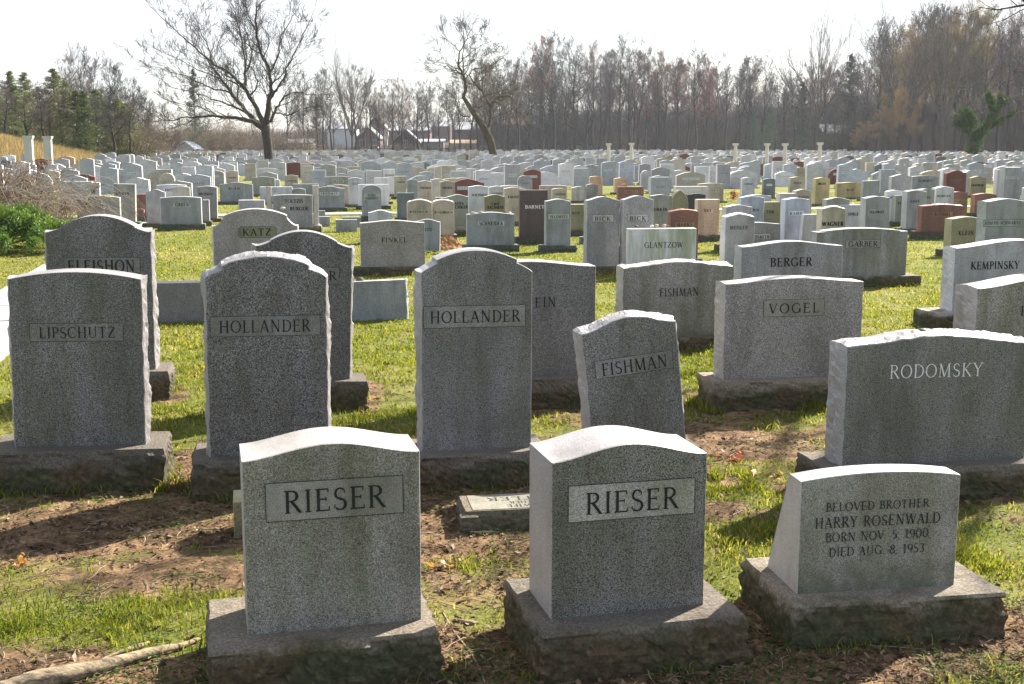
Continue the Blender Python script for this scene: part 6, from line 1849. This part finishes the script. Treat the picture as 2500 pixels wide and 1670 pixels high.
link('long_canes', mesh_np('long_canes', V, L, s_, t_, tint_mat('dead_canes', 'attr', .85, 20, .2), True, np.full((len(V), 3), .3) * np.array([1, .85, .7])), bo)

# ---------------------------------------------------------------- columns in the field
def column_at(px, top, d, r, label, group, mat):
    x = at_y(px, d); z0 = tz(x, d); h = CAM_H + (HORIZ - top) / FPX * d - z0
    o = thing('stone_column', label, 'column', (x, d, z0), (0, 0, math.radians(9)), group)
    b = MB()
    if r > .16:
        b.box(-r, r, -r, r, .12, h - .14)
    else:
        b.lathe([(r * 1.12, .12), (r * 1.1, .2), (r, .26), (r * .86, h - .14)], 18)
    link('shaft', b.mesh('shaft', mat, False), o)
    b = MB(); b.box(-r * 1.45, r * 1.45, -r * 1.45, r * 1.45, -.1, .12); link('base', b.mesh('base', mat), o)
    b = MB(); b.box(-r * 1.2, r * 1.2, -r * 1.2, r * 1.2, h - .14, h - .09); b.box(-r * 1.28, r * 1.28, -r * 1.28, r * 1.28, h - .088, h); link('capital', b.mesh('capital', mat), o)
cmg, cmc = plain('column_grey', (.36, .36, .33), .85, .12, 4), plain('column_cream', (.5, .46, .39), .85, .1, 4)
column_at(70, 332, 62, .19, 'left one of the two thick square grey columns at the left edge', 'columns at the left edge', cmg)
column_at(117, 333, 66, .19, 'right one of the two thick square grey columns at the left edge', 'columns at the left edge', cmg)
for px, tp, d, lb in [(1486, 350, 76, 'left one of the two slim cream columns in the middle distance'), (1542, 349, 76, 'right one of the two slim cream columns in the middle distance'), (1796, 350, 73, 'leftmost of the group of four cream columns'),
                      (1873, 350, 73, 'second of the four cream columns, nearest to the third'), (1917, 350, 70, 'third of the four cream columns, slightly thicker'), (2002, 348, 70, 'rightmost of the group of four cream columns')]:
    column_at(px, tp, d, .115, lb, 'cream columns standing in the field', cmc)

# ---------------------------------------------------------------- houses beyond the trees
BR = plain('brick', (.12, .08, .072), .9, .2, 3); BRD = plain('brick_dark', (.07, .05, .046), .9, .2, 3); WH = plain('white_trim', (.24, .24, .25), .7, .06, 2); RF = plain('roof_pale', (.24, .245, .26), .8, .12, 2); RFD = plain('roof_slate', (.07, .09, .13), .6, .15, 2)
TANW = plain('stucco_tan', (.36, .30, .2), .9, .12, 2); GLS = plain('window_glass', (.05, .06, .075), .15, .1, 1, .6); GRYW = plain('wall_grey', (.4, .4, .4), .9, .1, 2)
def house(label, px0, px1, ytop, yeave, d, dep, wm, rm, axis='x', wins=(), name='house', cat='house', z0=0.0, extra=None):
    x0, x1 = at_y(px0, d), at_y(px1, d)
    he = CAM_H + (HORIZ - yeave) / FPX * d - z0; ht = CAM_H + (HORIZ - ytop) / FPX * d - z0
    w = x1 - x0
    o = thing(name, label, cat, ((x0 + x1) / 2, d, z0), (0, 0, 0))
    b = MB(); b.box(-w / 2, w / 2, 0, dep, 0, he)
    if axis == 'y':
        b.add([(-w / 2, .0, he), (w / 2, .0, he), (0, .0, ht - .1)], [(0, 1, 2)]); b.add([(-w / 2, dep, he), (w / 2, dep, he), (0, dep, ht - .1)], [(2, 1, 0)])
    link('wall', b.mesh('wall', wm), o)
    b = MB(); e = .35
    if axis == 'x':
        b.add([(-w / 2 - e, -e, he - .05), (w / 2 + e, -e, he - .05), (w / 2 + e, dep / 2, ht), (-w / 2 - e, dep / 2, ht), (-w / 2 - e, dep + e, he - .05), (w / 2 + e, dep + e, he - .05),
               (-w / 2 - e, -e, he + .1), (w / 2 + e, -e, he + .1), (w / 2 + e, dep / 2, ht + .15), (-w / 2 - e, dep / 2, ht + .15), (-w / 2 - e, dep + e, he + .1), (w / 2 + e, dep + e, he + .1)],
              [(0, 1, 2, 3), (3, 2, 5, 4), (6, 9, 8, 7), (9, 10, 11, 8), (0, 6, 7, 1), (4, 5, 11, 10)])
    else:
        sl = (ht - he) / (w / 2)
        b.add([(-w / 2 - e, -e, he - sl * e), (0, -e, ht), (w / 2 + e, -e, he - sl * e), (-w / 2 - e, dep + e, he - sl * e), (0, dep + e, ht), (w / 2 + e, dep + e, he - sl * e),
               (-w / 2 - e, -e, he - sl * e + .16), (0, -e, ht + .16), (w / 2 + e, -e, he - sl * e + .16), (-w / 2 - e, dep + e, he - sl * e + .16), (0, dep + e, ht + .16), (w / 2 + e, dep + e, he - sl * e + .16)],
              [(0, 3, 4, 1), (1, 4, 5, 2), (6, 7, 10, 9), (7, 8, 11, 10)])
        t = MB(); t.add([(-w / 2 - e, -e - .03, he - sl * e - .05), (0, -e - .03, ht - .05), (0, -e - .03, ht + .25), (-w / 2 - e, -e - .03, he - sl * e + .25)], [(0, 1, 2, 3)]); t.add([(w / 2 + e, -e - .03, he - sl * e - .05), (0, -e - .03, ht - .05), (0, -e - .03, ht + .25), (w / 2 + e, -e - .03, he - sl * e + .25)], [(3, 2, 1, 0)])
        link('gable_trim', t.mesh('gable_trim', WH), o)
    link('roof', b.mesh('roof', rm), o)
    for (u, v, ww, hh) in wins:
        b = MB(); cx, cz = -w / 2 + u * w, v * he
        b.box(cx - ww / 2, cx + ww / 2, -.08, -.01, cz - hh / 2, cz + hh / 2)
        f = link('window', b.mesh('window', WH), o)
        b = MB()
        for sx in (-1, 1): b.box(cx + sx * ww * .21 - ww * .17, cx + sx * ww * .21 + ww * .17, -.10, -.083, cz - hh * .4, cz + hh * .4)
        link('pane', b.mesh('pane', GLS), f)
    return o
house('small red brick house with a white-trimmed gable above the parked truck', 872, 925, 312, 336, 262, 8, BR, RF, 'y', [(.25, .62, 1.3, 1.7), (.75, .62, 1.3, 1.7)])
house('dark brick house with a steep white-edged gable, centre of the house group', 958, 1022, 318, 346, 250, 7, BRD, RFD, 'y', [(.5, .8, 1.0, 1.6), (.2, .35, 1.0, 1.8)])
house('low white garage beside the dark brick gabled house', 1028, 1082, 341, 347, 254, 6, WH, RF, 'x', [(.3, .5, 1.2, .9)], 'garage', 'garage')
house('low tan building left of the crooked tree', 1098, 1160, 343, 351, 262, 7, TANW, plain('roof_tan', (.28, .2, .13), .9, .1, 2), 'x', [(.2, .6, .8, .8), (.4, .6, .8, .8), (.6, .6, .8, .8), (.8, .6, .8, .8)], 'outbuilding', 'building')
house('brick row house with a pale roof and white porch behind the crooked tree', 1112, 1176, 300, 318, 300, 9, BR, RF, 'x', [(.2, .45, 1.4, 1.5), (.5, .45, 1.4, 1.5), (.8, .45, 1.4, 1.5)])
house('brick house with a white porch glimpsed between trunks right of the crooked tree', 1228, 1322, 290, 305, 300, 9, plain('brick_mauve', (.16, .10, .10), .9, .2, 3), plain('roof_mauve', (.2, .13, .14), .9, .1, 2), 'x', [(.65, .45, 2.6, 1.7), (.85, .45, 1.4, 1.7), (.3, .7, 1.2, 1.4)])
house('long pale roofed house farthest behind the small brick house', 800, 868, 300, 316, 340, 9, GRYW, RF, 'x')
house('cream gabled house behind the small red brick house', 896, 946, 292, 316, 330, 9, plain('wall_cream', (.5, .44, .36), .9, .1, 2), RF, 'y', [(.5, .5, 1.5, 1.5)])
house('pale roofed house row behind the dark brick gable', 955, 1050, 303, 320, 335, 9, BR, RF, 'x', [(.15, .5, 1.4, 1.4), (.4, .5, 1.4, 1.4), (.65, .5, 1.4, 1.4), (.88, .5, 1.4, 1.4)])
house('mauve brick house high up left of the crooked tree', 1055, 1100, 296, 310, 345, 9, plain('brick_mauve', (.16, .10, .10), .9, .2, 3), RF, 'x', [(.3, .5, 1.4, 1.4), (.7, .5, 1.4, 1.4)])
house('small shed with a slate blue roof and white gable beyond the left rows', 428, 470, 347, 362, 185, 5, WH, RFD, 'y', [(.5, .55, .7, .6)], 'shed', 'shed')
house('long low house with a grey roof behind the trunks right of the four columns', 2012, 2105, 306, 326, 262, 9, plain('wall_brown', (.12, .085, .07), .9, .1, 2), plain('roof_grey', (.26, .27, .30), .8, .1, 2), 'x', [(.2, .5, 1.6, 1.2), (.5, .5, 1.6, 1.2), (.8, .5, 1.6, 1.2)])
house('house whose pale roof shows high between trunks behind the fan-shaped tree', 1950, 1986, 278, 300, 330, 9, BR, plain('roof_grey', (.26, .27, .30), .8, .1, 2), 'x')
house('low white building seen just right of the big bare tree trunk', 700, 760, 341, 350, 262, 6, WH, RF, 'x', [(.5, .5, 1.2, .9)], 'outbuilding', 'building')
b = MB()
xa, xb = at_y(1165, 252), at_y(1530, 252)
b.box(xa, xb, 252, 252.4, 0, CAM_H + .0)
for i in range(24): b.box(xa + (xb - xa) * i / 23 - .15, xa + (xb - xa) * i / 23 + .15, 251.9, 252.5, 0, CAM_H + .15)
tag(link('boundary_wall', b.mesh('boundary_wall', plain('wall_pale', (.44, .46, .50), .9, .12, 1))), 'long pale boundary wall seen between the trunks right of the crooked tree', 'wall')
b = MB(); xa, xb = at_y(560, 244), at_y(1160, 244)
for i in range(90): b.box(xa + (xb - xa) * i / 89 - .03, xa + (xb - xa) * i / 89 + .03, 244, 244.06, 0, 1.25)
b.box(xa, xb, 244.01, 244.05, 1.1, 1.18); b.box(xa, xb, 244.01, 244.05, .3, .36)
tag(link('field_fence', b.mesh('field_fence', plain('fence_dark', (.04, .035, .03), .8, .2, 1))), 'dark post-and-rail fence along the street below the houses', 'fence')
# white pickup
tk = thing('pickup_truck', 'white pickup truck parked on the street below the small red brick house', 'truck', (at_y(913, 250), 250, 0), (0, 0, 0))
b = MB()
pro = [(-2.7, .5), (-2.7, 1.05), (-2.5, 1.15), (-1.1, 1.2), (-.75, 1.75), (.55, 1.8), (.8, 1.2), (2.7, 1.15), (2.75, .5)]
V = [(x, 0, z) for x, z in pro] + [(x, 1.8, z) for x, z in pro]; n = len(pro)
b.add(V, [tuple(range(n)), tuple(range(n, 2 * n))[::-1]] + [(i, n + i, n + (i + 1) % n, (i + 1) % n) for i in range(n)])
link('body', b.mesh('body', plain('white_paint', (.75, .76, .78), .3, .03, 1, .5)), tk)
b = MB(); b.add([(-.95, -.01, 1.22), (-.02, -.01, 1.22), (-.02, -.01, 1.68), (-.66, -.01, 1.66)], [(0, 1, 2, 3)]); b.add([(.06, -.01, 1.22), (.7, -.01, 1.22), (.5, -.01, 1.7), (.06, -.01, 1.69)], [(0, 1, 2, 3)]); link('window', b.mesh('window', GLS), tk)
for x in (-1.75, 1.75):
    b = MB()
    V = [(x + .4 * math.cos(a), y, .4 + .4 * math.sin(a)) for y in (-.03, .25) for a in [6.283 * i / 16 for i in range(16)]]
    b.add(V, [tuple(range(16)), tuple(range(16, 32))] + [(i, (i + 1) % 16, 16 + (i + 1) % 16, 16 + i) for i in range(16)]); link('wheel', b.mesh('wheel', plain('tyre', (.02, .02, .02), .8)), tk)
# utility poles
def pole(px, top, d, label, box=True):
    x = at_y(px, d); h = CAM_H + (HORIZ - top) / FPX * d
    o = thing('utility_pole', label, 'utility pole', (x, d, 0), (0, math.radians(1), 0), 'utility poles beyond the field')
    b = MB(); b.lathe([(.16, 0), (.11, h)], 8); link('post', b.mesh('post', plain('pole_wood', (.22, .18, .14), .9, .2, 4)), o)
    b = MB(); b.box(-1.1, 1.1, -.08, .02, h - .6, h - .46); link('crossarm', b.mesh('crossarm', plain('pole_wood', (.22, .18, .14), .9, .2, 4)), o)
    if box:
        b = MB(); b.lathe([(.25, h - 2.4), (.27, h - 2.3), (.27, h - 1.4), (.2, h - 1.3)], 10, .4, 0); link('transformer', b.mesh('transformer', GRYW), o)
    return x, h
p1 = pole(470, 300, 215, 'utility pole with a grey transformer beyond the shed')
p2 = pole(1542, 292, 262, 'utility pole between the trunks behind the slim cream columns', False)
polys = []
for k, (xa, ya, za, xb, yb_, zb_) in enumerate([(at_y(330, 215), 215, 6.4, p1[0], 215, 5.6), (at_y(330, 215), 215, 5.3, p1[0], 215, 4.9), (p1[0], 215, 5.6, at_y(700, 235), 235, 6.6), (p1[0], 215, 4.6, at_y(700, 235), 235, 5.2)]):
    pts = [(xa + (xb - xa) * t, ya + (yb_ - ya) * t, za + (zb_ - za) * t - 1.2 * t * (1 - t)) for t in [i / 10 for i in range(11)]]
    V, L, s_, t_ = tubes([(pts, [.03] * 11)], 4)
    tag(link('overhead_wire', mesh_np('overhead_wire', V, L, s_, t_, plain('wire', (.3, .3, .3), .6))), ['upper overhead wire left of the utility pole', 'lower overhead wire left of the utility pole', 'upper overhead wire behind the big bare tree', 'lower overhead wire behind the big bare tree'][k], 'wire', 'overhead wires')
# street and lawn strip below the houses
b = MB(); b.add([(at_y(560, 248), 246, .02), (at_y(1170, 248), 246, .02), (at_y(1170, 256), 256, .02), (at_y(560, 256), 256, .02)], [(0, 1, 2, 3)])
tag(link('street', b.mesh('street', plain('asphalt', (.09, .09, .09), .9, .15, 1))), None, None, kind='structure')
# small flowers by the black-green slab
def bouquet(px, py, cols, label):
    c0 = on_z(px, py); gg = np.random.default_rng(px)
    m_ = 160; P = gg.normal(0, 1, (m_, 3)); P /= np.linalg.norm(P, axis=1, keepdims=True); P = P * .17 * gg.random((m_, 1)) ** .4 + np.array([c0.x, c0.y, .2])
    U = gg.normal(0, 1, (m_, 3)) * .022; W2 = gg.normal(0, 1, (m_, 3)) * .022
    Q = np.stack([P - U, P - W2, P + U, P + W2], 1).reshape(-1, 3); L, s_, t_ = quads(m_)
    c = np.array(cols)[gg.integers(0, len(cols), m_)]
    o = tag(link('bouquet', mesh_np('bouquet', Q, L, s_, t_, leaf_mat('petals', 'attr', .3), False, np.repeat(c, 4, 0))), label, 'flowers')
bouquet(1792, 490, [(.55, .3, .2), (.4, .12, .08), (.6, .45, .3), (.1, .12, .04)], 'withered pinkish bouquet on the grass right of the brownish broad headstone')

# ---------------------------------------------------------------- air: pale haze over the far field
hz = MB(); hz.box(-420, 420, -70, 560, -1.6, 62)
hm = bpy.data.materials.new('haze'); hm.use_nodes = True; hn = hm.node_tree; hn.nodes.clear()
ho = hn.nodes.new('ShaderNodeOutputMaterial'); pv = hn.nodes.new('ShaderNodeVolumePrincipled')
pv.inputs['Color'].default_value = (.86, .9, 1, 1); pv.inputs['Density'].default_value = .00018; pv.inputs['Anisotropy'].default_value = .3
hn.links.new(pv.outputs[0], ho.inputs['Volume'])
tag(link('haze', hz.mesh('haze', hm)), None, None, kind='stuff')
SC.cycles.volume_max_steps = 64
